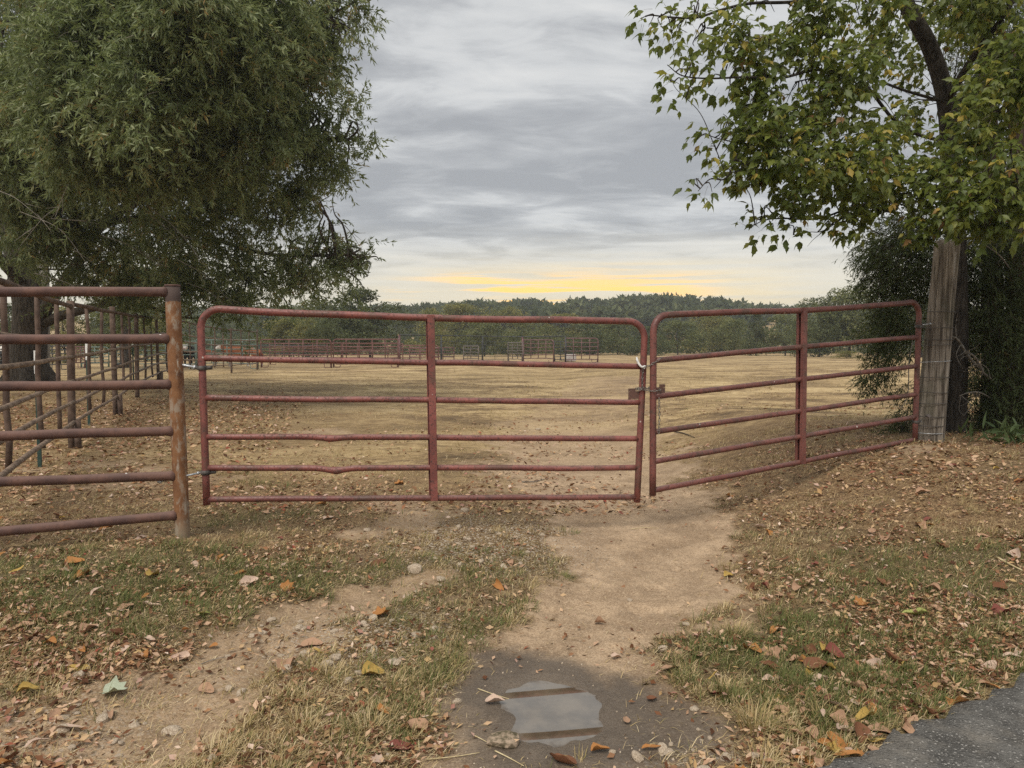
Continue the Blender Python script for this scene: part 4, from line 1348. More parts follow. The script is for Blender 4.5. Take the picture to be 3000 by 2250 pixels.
# a few long bare twigs hanging out of the lower crown
lb = []
for (px, py, Y, dx, dy) in ((340, 560, 17.5, 190, 150), (520, 760, 19, 160, 130), (150, 640, 18, 260, 60), (60, 620, 17.5, 200, 160), (430, 600, 17, 180, 190), (300, 690, 18, 170, 90),
                            (0, 560, 17, 130, 90), (100, 800, 19, 190, 90), (550, 830, 20, 130, 90), (180, 600, 17, -120, 120), (250, 480, 16, -90, 160), (620, 880, 20.5, 90, 70), (1010, 660, 19.5, 60, 90)):
    a_ = at(px, py, Y); b_ = at(px + dx, py + dy, Y - .6)
    m_ = (a_ + b_) / 2 + np.array([0, 0, .14]) + rng.normal(0, .05, 3)
    lb.append(tube(smooth_path([a_, m_, b_], 8), np.linspace(.011, .004, 17), 5, caps=False))
    for _ in range(3):
        t = rng.uniform(.3, .9); q0 = a_ + (b_ - a_) * t + np.array([0, 0, .12 * 4 * t * (1 - t)])
        q1 = q0 + unit(b_ - a_) * .35 + rng.normal(0, .16, 3)
        lb.append(tube([q0, (q0 + q1) / 2 + rng.normal(0, .02, 3), q1], [.006, .005, .003], 4, caps=False))
tag(part('bare_twigs', join(lb), MAT['twig'], oak), kind='stuff')


# ------------------------------------------------------------------ generic leafy trees for the treeline
def crown_proto(name, rng, n=5200, lobes=26, flat=1.0, cone=0.0, leaf=.040, mname='tree_a', base=.12):
    """crown in a unit box: height 1, half width .5; many small leaf faces on uneven lobes"""
    P = []
    for i in range(lobes):
        h = base + (1 - base) * rng.random() ** .9
        prof = math.sqrt(max(.06, 1 - ((h - .40) / .64) ** 2))
        if cone: prof = prof * (1 - cone) + cone * (1.02 - h) * 1.05
        a_ = rng.uniform(0, 2 * math.pi)
        rr = prof * .40 * flat * rng.random() ** .4
        lr = rng.uniform(.07, .16) * (.55 + .6 * prof)
        m_ = int(n / lobes)
        u = rdir(m_, rng)
        rad = lr * np.where(rng.random(m_) < .7, rng.uniform(.75, 1.05, m_), rng.random(m_) ** .33)
        P.append(np.array([rr * math.cos(a_), rr * math.sin(a_), min(h, 1 - lr * .7)]) + u * rad[:, None] * np.array([1.15, 1.15, .85]))
    P = np.concatenate(P)
    k = len(P)
    ax = unit(rng.normal(0, 1, (k, 3)) + np.array([0, 0, -.3]))
    nm = rng.normal(0, .5, (k, 3)) + np.array([0, 0, .8])
    V, F = scatter(*T_RHOMB, P, ax, nm, leaf * rng.uniform(.6, 1.4, k), leaf * .5 * rng.uniform(.7, 1.3, k))
    cl = vn(P[:, 0] * 9 + 4, P[:, 2] * 9 + P[:, 1] * 7, 3)
    rnd = np.repeat(np.clip(.5 + (cl - .5) * .55 + rng.normal(0, .17, k), 0, 1), 2)
    me = mesh_np(name, V, F, {'rnd': ('FACE', rnd)})
    me.materials.append(MAT[mname])
    return me


def trunk_proto(name, rng, mname='oak_bark', lean=.03):
    P = smooth_path([(0, 0, -.05), (rng.normal(0, .01), 0, .15), (rng.normal(0, lean), rng.normal(0, lean), .5), (rng.normal(0, lean), 0, .85)], 5)
    bits = [tube(P, np.linspace(.032, .008, len(P)), 7)]
    for _ in range(6):
        h = rng.uniform(.2, .6); a_ = rng.uniform(0, 6.28)
        s0 = np.array([0, 0, h]); e0 = s0 + np.array([math.cos(a_) * .28, math.sin(a_) * .28, .22])
        bits.append(tube([s0, (s0 + e0) / 2 + [0, 0, .03], e0], [.013, .009, .004], 5))
    me = mesh_py(name, join(bits))
    me.materials.append(MAT[mname])
    return me


rng = np.random.default_rng(77)
CR = {}
for mn in ('tree_a', 'tree_b', 'tree_c'):
    CR[mn] = [crown_proto('crown_' + mn, rng, mname=mn, flat=1.0), crown_proto('crown_' + mn, rng, mname=mn, lobes=34, flat=1.1, base=.06)]
CR['cone'] = [crown_proto('crown_cone', rng, mname='tree_c', cone=.85, lobes=36, base=.03)]
TK = [trunk_proto('treeline_trunk', rng) for _ in range(3)]


def far_tree(label, px, ytop, ybase, wpx, Y, kind, group='trees along the far side of the pasture', k=0, name='field_tree'):
    p = at(px, ybase, Y); zt = at(px, ytop, Y)[2]
    zg = float(gz(p[0], p[1])) - .05
    zg = min(zg, p[2]) if p[2] < zg else zg
    H = zt - zg; W = wpx * Y / FPX
    t = thing(name, label, 'tree', (p[0], p[1], zg), group)
    r = (px * 7.13) % 6.28
    for nm, me, sx in (('crown', CR[kind][k % len(CR[kind])], W), ('trunk', TK[k % 3], H * .7)):
        o = bpy.data.objects.new(nm, me); COL.objects.link(o)
        o.parent = t
        o.scale = (sx, sx, H)
        o.rotation_euler = (0, 0, r)
    return t


TREES = [
    # label, px, top, base, width px, depth, kind
    ('big bushy dark green tree above the green and red panels', 1085, 848, 1050, 300, 78, 'tree_c'),
    ('rounded green tree left of the big bushy dark one', 905, 880, 1052, 250, 84, 'tree_a'),
    ('lower dark shrubby tree below the big bushy dark one', 1000, 925, 1055, 220, 74, 'tree_c'),
    ('pale green tree low over the red panels', 860, 935, 1055, 200, 80, 'tree_b'),
    ('hazy blue-green tree left of the panels under the oak edge', 770, 912, 1050, 230, 150, 'tree_c'),
    ('second hazy blue-green tree, further left under the oak edge', 660, 925, 1050, 200, 160, 'tree_c'),
    ('hazy tree behind the black cow', 570, 935, 1050, 180, 150, 'tree_a'),
    ('bright green shrubby tree behind the far corral posts', 430, 925, 1050, 200, 66, 'tree_b'),
    ('green shrubby tree above the middle of the corral fence', 300, 915, 1045, 190, 62, 'tree_a'),
    ('leafy yellow-green tree behind the oak trunk', 190, 900, 1045, 170, 60, 'tree_b'),
    ('dark bushy tree left of the oak trunk', 20, 890, 1050, 200, 58, 'tree_c'),
    ('yellow-green tree just right of the big bushy one', 1265, 905, 1046, 150, 105, 'tree_b'),
    ('light yellow-green tree left of the gate stay', 1350, 892, 1046, 190, 125, 'tree_b'),
    ('rounded yellow-green tree right of the gate stay', 1470, 900, 1046, 190, 128, 'tree_b'),
    ('mid green tree behind the middle frame bay', 1420, 940, 1046, 170, 105, 'tree_a'),
    ('green tree behind the last frame posts', 1560, 930, 1046, 180, 108, 'tree_a'),
    ('yellowish tree above the maroon panels', 1650, 920, 1046, 170, 120, 'tree_b'),
    ('dark green tree right of the maroon panels', 1720, 945, 1046, 170, 104, 'tree_c'),
    ('grey-green tree left of where the gates meet', 1810, 935, 1046, 180, 110, 'tree_a'),
    ('small dark tree low between the two bent gate corners', 1885, 955, 1046, 140, 100, 'tree_c'),
    ('green tree just right of where the gates meet', 1985, 940, 1046, 190, 106, 'tree_a'),
    ('pale olive tree over the left half of the angled gate', 2085, 918, 1046, 180, 118, 'tree_b'),
    ('olive tree left of the dark conical cedar', 2150, 935, 1046, 150, 104, 'tree_a'),
    ('dark conical cedar over the angled gate', 2215, 915, 1046, 105, 96, 'cone'),
    ('broad green tree right of the conical cedar', 2300, 922, 1046, 190, 98, 'tree_a'),
    ('tall dark green tree right of the angled gate stay', 2400, 872, 1046, 210, 84, 'tree_c'),
    ('tallest rounded green tree near the right end of the treeline', 2490, 842, 1046, 230, 82, 'tree_a'),
    ('green tree half hidden behind the hanging cedar branch', 2590, 850, 1046, 220, 80, 'tree_a'),
    ('dark low tree behind the wooden post', 2700, 870, 1048, 240, 78, 'tree_c'),
    ('dark tree at the far right edge behind the cedar trunks', 2900, 850, 1048, 300, 76, 'tree_c'),
]
for k, (lab, px, yt, yb, w_, Y, kd) in enumerate(TREES):
    far_tree(lab, px, yt, yb, w_, Y, kd, k=k)
# pale leafy shrub low at the field edge
far_tree('low pale grey-green shrub at the field edge near the wooden post', 2480, 1028, 1050, 95, 72, 'tree_b', k=1, name='shrub', group=None)
# second stems and trees behind the oak
t = thing('tall_tree', 'pale barked tree standing behind the willow oak', 'tree', at(128, 1075, 36))
P = smooth_path([at(126, 1085, 36), at(127, 900, 36), at(126, 700, 36), at(132, 560, 36), at(110, 300, 36), at(90, 0, 36)], 6)
part('trunk', tube(P, np.linspace(.30, .14, len(P)), 12), MAT['pale_bark'], t)
rb = np.random.default_rng(8)
bp, bc, _ = blob_points([(60, 120, 170, 36), (-60, 300, 150, 37), (90, 330, 120, 36), (20, -60, 170, 36), (-160, 100, 170, 37), (30, 560, 90, 37)], .16, rb)
nb = len(bp)
V, F = scatter(*T_RHOMB, bp, rdir(nb, rb, -.3), rdir(nb, rb, .7), .24 * rb.uniform(.7, 1.3, nb), .09 * rb.uniform(.7, 1.3, nb))
link('crown', mesh_np('tall_crown', V, F, {'rnd': ('FACE', np.repeat(rb.random(nb), 2))}), MAT['tree_c'], t)
t = thing('far_trunk_tree', 'slim grey tree trunk beyond the corral beside the black feed tub', 'tree', at(366, 1080, 47))
P = smooth_path([at(366, 1082, 47), at(365, 1040, 47), at(363, 980, 47), at(368, 900, 47), at(372, 800, 47)], 6)
part('trunk', tube(P, np.linspace(.30, .18, len(P)), 12), MAT['oak_bark'], t)
bp, bc, _ = blob_points([(372, 800, 110, 47), (330, 870, 80, 47), (420, 860, 80, 47)], .12, rb)
nb = len(bp)
V, F = scatter(*T_RHOMB, bp, rdir(nb, rb, -.3), rdir(nb, rb, .7), .26 * rb.uniform(.7, 1.3, nb), .10 * rb.uniform(.7, 1.3, nb))
link('crown', mesh_np('far_trunk_crown', V, F, {'rnd': ('FACE', np.repeat(rb.random(nb), 2))}), MAT['tree_a'], t)

# the wooded ridge: one far mass
rw = np.random.default_rng(19)
PV, PF, PR, off = [], [], [], 0
for i in range(330):
    px = rw.uniform(300, 2900)
    lay = i % 3
    Y = (205, 250, 300)[lay] + rw.uniform(-18, 18)
    bump_ = 26 * math.exp(-((px - 1950) / 260) ** 2) + 10 * math.exp(-((px - 1500) / 200) ** 2)
    drop = 34 * sst(px, 2120, 2300) + 26 * (1 - sst(px, 1000, 1330))
    ytop = (918, 900, 897)[lay] - bump_ * (.4, 1, 1)[lay] + drop + rw.uniform(-7, 9)
    top = at(px, ytop, Y)
    zg = float(gz(top[0], top[1]))
    H = max(top[2] - zg, 5); W = rw.uniform(7, 12)
    n = 400
    lob = rdir(14, rw, .2) * np.array([W * .34, W * .34, H * .26]) + np.array([0, 0, H * .62])
    pick = rw.integers(0, 14, n)
    p = lob[pick] + rdir(n, rw) * (W * .20) * rw.uniform(.6, 1.05, n)[:, None]
    p[:, 2] = np.minimum(p[:, 2], H)
    V, F = scatter(*T_RHOMB, p + np.array([top[0], top[1], zg]), rdir(n, rw, -.2), rdir(n, rw, .8), 1.8 * rw.uniform(.6, 1.4, n), 1.05 * rw.uniform(.6, 1.4, n))
    PV.append(V); PF.append(F + off); off += len(V)
    PR.append(np.repeat(np.clip(rw.uniform(.15, .75) + rw.normal(0, .16, n), 0, 1), 2))
o = link('wooded_ridge', mesh_np('wooded_ridge', np.concatenate(PV), np.concatenate(PF), {'rnd': ('FACE', np.concatenate(PR))}), MAT['tree_c'])
tag(o, 'far wooded ridge, a dark mass of treetops along the skyline', 'woods', kind='stuff')
# brush closing the foot of the treeline
rw = np.random.default_rng(23)
n = 26000
px = rw.uniform(380, 2760, n); Y = rw.uniform(118, 150, n)
x = (px - 1500) / FPX * Y
z = np.array(gz(x, Y)) + 4.2 * rw.random(n) ** 1.3 * (.5 + .7 * vn(x / 4, Y / 6, 3))
V, F = scatter(*T_RHOMB, np.stack([x, Y, z], -1), rdir(n, rw, -.2), rdir(n, rw, .7), .62 * rw.uniform(.6, 1.4, n), .34 * rw.uniform(.6, 1.4, n))
o = link('hedge_brush', mesh_np('hedge_brush', V, F, {'rnd': ('FACE', np.repeat(np.clip(vn(x / 3, z * 1.5, 8) * .7 + rw.normal(0, .15, n), 0, 1), 2))}), MAT['tree_c'])
tag(o, 'dense brush filling the foot of the far treeline', 'brush', kind='stuff')

# ------------------------------------------------------------------ box elder, right
rng = np.random.default_rng(55)
eb = at(2800, 1255, 9.35)
zb = float(gz(eb[0], eb[1]))
eld = thing('box_elder_tree', 'box elder with yellowing green leaves reaching in from the right', 'tree', (eb[0], eb[1], zb))
P = smooth_path([(eb[0], eb[1], zb - .2), at(2805, 1000, 9.3), at(2800, 700, 9.2), at(2785, 450, 9.1), at(2770, 290, 9.0), at(2725, 140, 8.9), at(2650, 0, 8.8), at(2590, -180, 8.7)], 8)
part('trunk', tube(P, np.interp(np.linspace(0, 1, len(P)), [0, .5, 1], [.125, .104, .072]), 14), MAT['elder_bark'], eld)
ebr = [
    ([(2772, 300, 9), (2660, 268, 8.6), (2560, 235, 8.2), (2430, 222, 7.8), (2330, 240, 7.4)], .030, .010),
    ([(2780, 420, 9), (2640, 370, 8.4), (2520, 235, 7.9), (2400, 205, 7.5), (2290, 228, 7.2), (2180, 226, 7.0), (2080, 230, 6.8), (2000, 222, 6.7), (1955, 190, 6.6)], .034, .006),
    ([(2650, 0, 8.8), (2480, -20, 8.0), (2330, 5, 7.6), (2200, 10, 7.3), (2110, 30, 7.0), (2040, 52, 6.9), (1960, 50, 6.8), (1905, 45, 6.7), (1875, 55, 6.7)], .034, .005),
    ([(2785, 520, 9), (2640, 470, 8.4), (2500, 460, 8.0), (2420, 450, 7.6), (2300, 400, 7.3), (2180, 430, 7.1), (2130, 520, 6.9), (2080, 525, 6.9), (2045, 560, 6.8)], .034, .005),
    ([(2790, 600, 9.1), (2650, 590, 8.5), (2520, 600, 8.0), (2400, 640, 7.6), (2300, 640, 7.4), (2240, 645, 7.3), (2195, 668, 7.2)], .028, .005),
    ([(2300, 400, 7.3), (2200, 420, 7.1), (2120, 410, 7.0), (2065, 395, 6.9), (2042, 410, 6.9)], .012, .004),
    ([(2430, 222, 7.8), (2300, 130, 7.3), (2210, 110, 7.1), (2120, 90, 7.0), (2060, 80, 6.9)], .014, .004),
    ([(2790, 480, 9), (2880, 380, 8.4), (2960, 300, 8.0), (3060, 240, 7.8)], .05, .02),
    ([(2790, 640, 9), (2860, 600, 8.2), (2920, 560, 7.6), (2980, 530, 7.2)], .04, .01),
    ([(2770, 300, 9), (2850, 170, 8.4), (2930, 60, 8), (3000, -40, 8)], .05, .02),
    ([(2520, 600, 8), (2420, 672, 7.6), (2370, 680, 7.5), (2325, 688, 7.4)], .010, .003),
    ([(2420, 672, 7.6), (2385, 700, 7.5), (2365, 722, 7.45)], .006, .002),
    ([(2130, 520, 6.9), (2090, 420, 6.9), (2050, 330, 6.8), (1985, 265, 6.7), (1970, 240, 6.7)], .008, .003),
]
br = [limb(p, a_ * (.62 if a_ < .04 else 1), b_ * .6, 7) for p, a_, b_ in ebr]
DENSE = [(2690, 180, 95, 9.9), (2850, 110, 90, 9.9), (2840, 300, 80, 9.9), (2690, 330, 80, 9.8), (2720, 60, 80, 9.9), (2350, 110, 110, 7.4), (2250, 290, 105, 7.1), (2190, 350, 80, 7.0), (2320, 430, 130, 7.2), (2330, 560, 85, 7.3), (2480, 230, 150, 7.7), (2480, 460, 150, 7.5), (2560, 600, 100, 7.7),
         (2620, 380, 110, 8.0), (2920, 150, 110, 7.9), (2860, 430, 125, 7.7), (2840, 590, 130, 7.4), (2950, 300, 140, 7.6), (2420, 30, 100, 7.6), (2160, 90, 75, 7.0), (2590, 110, 110, 9.6),
         (2470, 650, 60, 7.5), (2700, 540, 120, 7.8), (2960, 500, 110, 7.2), (2800, 60, 70, 9.3), (2920, 20, 120, 8), (2700, 640, 70, 7.6), (2880, 690, 60, 7.4), (2560, 20, 90, 8),
         (2250, 170, 80, 7.2), (2400, 340, 110, 7.4), (2230, 480, 80, 7.1), (2960, 640, 70, 7.3), (2860, 290, 80, 9.4),
         (3100, 200, 180, 7.8), (3120, 520, 160, 7.6), (2800, -160, 220, 8.3), (2450, -160, 180, 8), (3080, -120, 200, 8.2), (2200, -100, 110, 7.4)]
SPARSE = [(2010, 215, 60, 6.7), (1965, 75, 55, 6.8), (1895, 60, 35, 6.7), (2075, 400, 45, 6.9), (2070, 545, 38, 6.9), (2230, 650, 48, 7.3), (2120, 200, 70, 6.9), (2060, 100, 60, 6.9), 
          (1975, 260, 35, 6.7), (2330, 660, 55, 7.4), (2140, 470, 55, 7.0), (2050, 30, 50, 6.9)]
p1, c1, _ = blob_points(sub_lobes(DENSE, 7, rng, .70, .42), .0168, rng, .5)
p2, c2, _ = blob_points(SPARSE, .0085, rng, .4)
p_ = np.concatenate([p1, p2]); cc_ = np.concatenate([c1, c2])
n = len(p_)
d0 = unit(unit(p_ - cc_) * .5 + np.array([-.45, -.15, -.15]) + rng.normal(0, .4, (n, 3)))
Vs, Fs, Rs, off = [], [], [], 0
# each leaf hangs from a stalk: three toothed leaflets
st_l = rng.uniform(.05, .11, n)
tip = p_ + d0 * st_l[:, None] + np.array([0, 0, -.02])
tone = np.clip(rng.beta(2, 2.4, n) * .80 + .22 * (vn(p_[:, 0] * 1.5, p_[:, 2] * 1.5, 6) - .4), 0, 1)
tone = np.where(rng.random(n) < .05, rng.uniform(.86, 1, n), tone)
perp = unit(np.cross(d0, np.array([0, 0, 1.0]) + rng.normal(0, .3, (n, 3))))
for j, (f, s_, sc_) in enumerate(((1.0, 0.0, 1.0), (.35, .85, .85), (.35, -.85, .85))):
    keep = np.ones(n, bool) if j == 0 else rng.random(n) < .80
    ax = unit(d0 * f + perp * s_ + np.array([0, 0, -.75]) + rng.normal(0, .22, (n, 3)))[keep]
    nm = (rng.normal(0, .55, (n, 3)) + np.array([0, -.25, .75]))[keep]
    L = (.090 * sc_ * (rng.uniform(.6, 1.35, n)))[keep]
    W = (L * rng.uniform(.46, .60, keep.sum()))
    V, F = scatter(*T_TOOTH, tip[keep], ax, nm, L, W)
    Vs.append(V); Fs.append(F + off); off += len(V)
    Rs.append(np.repeat(np.clip(tone[keep] + rng.normal(0, .05, keep.sum()), 0, 1), len(T_TOOTH[1])))
print('elder leaflets', n)
link('crown', mesh_np('elder_crown', np.concatenate(Vs), np.concatenate(Fs), {'rnd': ('FACE', np.concatenate(Rs))}), MAT['elder_leaf'], eld)
ks = rng.random(n) < .4
V, F = twig_mesh(p_[ks], d0[ks], st_l[ks], np.full(int(ks.sum()), .02), .0018)
link('leaf_stalks', mesh_np('leaf_stalks', V, F), MAT['twig'], eld)
LP = np.concatenate([smooth_path([at(*p) for p in l[0]], 10) for l in ebr])
for b in DENSE[:34] + SPARSE:
    e = at(b[0], b[1], b[3]); rr_ = b[2] * b[3] / FPX
    for _ in range(7 if b in SPARSE else 8):
        tgt = e + rdir(1, rng)[0] * rr_ * rng.uniform(.4, 1.0)
        dist = np.linalg.norm(LP - tgt, axis=1) + rng.uniform(0, .15, len(LP))
        src = LP[np.argmin(dist)]
        ln = np.linalg.norm(tgt - src)
        if ln < .08 or ln > 1.4: continue
        m1 = src + (tgt - src) * .5 + np.array([0, 0, .05]) + rng.normal(0, .04, 3)
        br.append(tube(smooth_path([src, m1, tgt], 4), np.linspace(.0075, .0022, 9), 5, caps=False))
part('limbs', join(br), MAT['elder_bark'], eld)

# ------------------------------------------------------------------ cedar behind the wooden post
rng = np.random.default_rng(66)
cb = at(2912, 1262, 10.2)
zb = float(gz(cb[0], cb[1]))
ced = thing('cedar_tree', 'dark red cedar with drooping sprays behind the wooden post', 'tree', (cb[0], cb[1], zb))
P = smooth_path([(cb[0], cb[1], zb - .2), at(2914, 1100, 10.2), at(2908, 900, 10.2), at(2905, 700, 10.2), at(2900, 400, 10.2), at(2880, 0, 10.2)], 7)
V1, F1 = tube(P, np.interp(np.linspace(0, 1, len(P)), [0, .12, 1], [.22, .165, .08]), 18)
V1[:, :2] += (.02 * (vn(V1[:, 0] * 22, V1[:, 2] * 2 + V1[:, 1] * 22, 4) - .5))[:, None]
part('trunk', (V1, F1), MAT['cedar_bark'], ced)
c2b = at(2985, 1300, 9.9)
ced2 = thing('cedar_tree', 'second dark cedar trunk at the right edge of the picture', 'tree', (c2b[0], c2b[1], float(gz(c2b[0], c2b[1]))))
P = smooth_path([(c2b[0], c2b[1], float(gz(c2b[0], c2b[1])) - .2), at(2988, 1050, 9.9), at(2980, 800, 9.9), at(2990, 500, 9.9), at(2960, 100, 9.9)], 7)
part('trunk', tube(P, np.linspace(.17, .10, len(P)), 14), MAT['cedar_bark'], ced2)


def cedar_foliage(root, blobs, dens, rng, name, sparse=False):
    pp, cc, _ = blob_points(blobs, dens, rng, .5)
    n = len(pp)
    side = np.where(pp[:, 0:1] < at(2800, 900, 9.8)[0], -1.0, .5)
    d = unit(np.concatenate([side * .6, np.full((n, 1), -.2), np.full((n, 1), -.35)], 1) + unit(pp - cc) * .35 + rng.normal(0, .35, (n, 3)))
    Lt = rng.uniform(.12, .28, n); dr = rng.uniform(.03, .13, n)
    V, F = foliage_twigs(pp, d, Lt, dr, 9, rng, .060, .011, .45, .2, start=.0)
    rnd = np.repeat(np.clip(np.repeat(rng.beta(2, 3, n), 9) + rng.normal(0, .1, n * 9), 0, 1), 2)
    link('crown', mesh_np(name, V, F, {'rnd': ('FACE', rnd)}), MAT['cedar_leaf'], root)
    s_ = rng.choice(n, n // 3, replace=False)
    V, F = twig_mesh(pp[s_] - d[s_] * .05, d[s_], Lt[s_] * 1.2, dr[s_], .003)
    link('twigs', mesh_np(name + '_twigs', V, F), MAT['cedar_bark'], root)


CB = [(2560, 735, 50, 9.7), (2620, 690, 60, 9.8), (2680, 660, 60, 9.9), (2640, 760, 75, 9.7), (2580, 770, 55, 9.6), (2640, 830, 60, 9.8), (2700, 780, 80, 9.9), (2560, 835, 40, 9.6), (2620, 900, 55, 9.7), (2590, 960, 50, 9.6), (2640, 1000, 50, 9.6), (2600, 1040, 42, 9.5),
      (2650, 940, 55, 9.7), (2575, 1085, 30, 9.5), (2540, 1100, 20, 9.45), (2550, 1125, 22, 9.45), (2610, 1110, 20, 9.5), (2860, 900, 80, 9.6), (2840, 980, 70, 9.6), (2850, 1080, 70, 9.6), (2830, 1170, 60, 9.6), (2850, 1240, 50, 9.6),
      (2640, 1262, 34, 9.4), (2600, 1275, 24, 9.3), (2660, 1225, 34, 9.5), (2750, 820, 80, 10), (2820, 760, 70, 10), (2850, 700, 80, 10.2), (2700, 700, 70, 10), (2660, 1150, 28, 9.6)]
cedar_foliage(ced, CB, .062, rng, 'cedar_crown')
CB2 = [(2900, 100, 120, 10.7), (2970, 290, 130, 10.7), (2900, 470, 110, 10.7), (3000, 600, 100, 10.5), (2850, 620, 70, 10.5), (2850, 260, 60, 10.9), (2990, 60, 120, 10.7), (2800, 30, 60, 10.9), (2960, 690, 70, 9.3), (2890, 760, 60, 9.5), (2860, 820, 60, 9.6), (2950, 900, 80, 9.2), (2960, 1000, 80, 9.1), (2940, 1100, 70, 9.1), (2980, 1180, 60, 9.0), (2930, 820, 60, 9.3), (2990, 760, 80, 9.3), (3080, 950, 120, 9.2), (3080, 1150, 90, 9.1), (2920, 1200, 45, 9.2)]
cedar_foliage(ced2, CB2, .045, rng, 'cedar_crown_b')
# dead wood: bare branches beside the post
bits = []
def dead(pts, r0, r1, kids=5):
    P = smooth_path([at(*p) for p in pts], 6)
    bits.append(tube(P, np.linspace(r0, r1, len(P)), 7))
    for _ in range(kids):
        i = rng.integers(3, len(P) - 1)
        e = P[i] + np.array([rng.normal(-.05, .16), rng.normal(-.05, .1), rng.normal(-.06, .16)])
        m_ = (P[i] + e) / 2 + rng.normal(0, .03, 3)
        bits.append(tube(smooth_path([P[i], m_, e], 4), np.linspace(r1 * .8, r1 * .3, 9), 5))
dead([(2905, 1105, 9.3), (2850, 1060, 9.1), (2810, 1000, 8.95), (2790, 985, 8.9)], .022, .008, 8)
dead([(2915, 1120, 9.2), (2880, 1090, 9.0), (2860, 1050, 8.9), (2835, 1030, 8.8)], .018, .006, 8)
dead([(2965, 760, 9.2), (2985, 700, 9.1), (3000, 640, 9.0)], .018, .010, 4)
dead([(2960, 790, 9.2), (2930, 750, 9.0), (2890, 720, 8.9)], .010, .004, 4)
dead([(2900, 1165, 9.1), (2870, 1150, 8.9), (2840, 1150, 8.8), (2810, 1160, 8.7)], .010, .004, 5)
dead([(2675, 990, 9.4), (2663, 1060, 9.3), (2660, 1150, 9.25), (2640, 1200, 9.2)], .008, .004, 6)
tag(part('dead_branches', join(bits), MAT['twig'], ced), kind='stuff')
# weeds at the foot of the cedar
wd = thing('weed_clump', 'clump of narrow green weeds at the right edge below the cedar', 'weed', at(2960, 1250, 8.3))
n = 120
bp = np.stack([rng.normal(at(2960, 1250, 8.3)[0], .22, n), rng.normal(8.3, .16, n)], -1)
bp = np.concatenate([bp, np.array(gz(bp[:, 0], bp[:, 1]))[:, None] + rng.uniform(.0, .16, (n, 1))], 1)
V, F = scatter(*T_LEAF, bp, rdir(n, rng, .6), rdir(n, rng, .8), .17 * rng.uniform(.6, 1.2, n), .032 * rng.uniform(.7, 1.3, n))
link('leaves', mesh_np('weed_leaves', V, F, {'rnd': ('FACE', np.repeat(rng.random(n), len(T_LEAF[1])))}), MAT['weed'], wd)

# ------------------------------------------------------------------ grass
def blades(x, y, L, w, lean, az, rnd, name, label, rng, bend=.35):
    """grass blades: two-segment strips; lean 0 upright .. 1.5 lying"""
    n = len(x)
    z = np.array(gz(x, y)) - .004
    base = np.stack([x, y, z], -1)
    h = np.stack([np.cos(az), np.sin(az), np.zeros(n)], -1)
    up = np.array([0, 0, 1.0])
    l1 = lean; l2 = np.minimum(lean + bend * rng.uniform(.3, 1.8, n), 1.75)
    d1 = h * np.sin(l1)[:, None] + up * np.cos(l1)[:, None]
    d2 = h * np.sin(l2)[:, None] + up * np.cos(l2)[:, None]
    mid = base + d1 * (L * .55)[:, None]
    tip = mid + d2 * (L * .45)[:, None]
    mid[:, 2] = np.maximum(mid[:, 2], z + .008); tip[:, 2] = np.maximum(tip[:, 2], z + .006)
    sd = np.stack([-np.sin(az + .5), np.cos(az + .5), np.zeros(n)], -1) * (w * .5)[:, None]
    V = np.stack([base - sd, base + sd, mid + sd * .8, mid - sd * .8, tip], 1).reshape(-1, 3)
    F = (np.array([(0, 1, 2), (0, 2, 3), (3, 2, 4)])[None] + (np.arange(n) * 5)[:, None, None]).reshape(-1, 3)
    o = link(name, mesh_np(name, V, F, {'rnd': ('FACE', np.repeat(rnd, 3))}), MAT['grass'])
    return tag(o, label, 'grass', kind='stuff')


rng = np.random.default_rng(201)
N0 = 420000
y = 1 / rng.uniform(1 / 10.5, 1 / 2.35, N0)
x = rng.uniform(-1, 1, N0) * (.74 * y + .35)
dirt, wet, green, field, grav, _ = masks(x, y)
clump = fbm(x * 7, y * 7, 91, 3); cl2 = fbm(x * 2.2, y * 2.2, 95, 3)
dens = (1 - .97 * dirt) * (.08 + 1.05 * sst(clump * .6 + cl2 * .4 + .20 * green, .50, .68)) * np.clip(1.25 - .07 * y, .3, 1)
dens *= (1 - .85 * sst(grav, .5, .9)) * (road_d(x, y) < -.01) * (puddle_r(x, y) > 1.3)
keep = rng.random(N0) < dens * .50
x, y, green, field, clump = x[keep], y[keep], green[keep], field[keep], clump[keep]
n = len(x)
isg = rng.random(n) < (.05 + .62 * green)
rnd = np.where(isg, rng.beta(2, 2, n) * .44, .50 + rng.beta(2, 2.4, n) * .50)
L = np.where(isg, rng.uniform(.030, .085, n), rng.uniform(.025, .080, n)) * (.65 + .7 * clump) * (1 - .25 * field)
lean = np.where(isg, rng.uniform(.1, 1.15, n), rng.uniform(.5, 1.5, n))
az = rng.uniform(0, 6.28, n)
w = np.where(isg, .0030, .0026) * rng.uniform(.7, 1.5, n) * np.clip(.75 + y * .09, 1, 2)
print('near blades', n)
blades(x, y, L, w, lean, az, rnd, 'grass', 'short patchy green and straw-coloured grass on the verge and between the wheel tracks', rng)

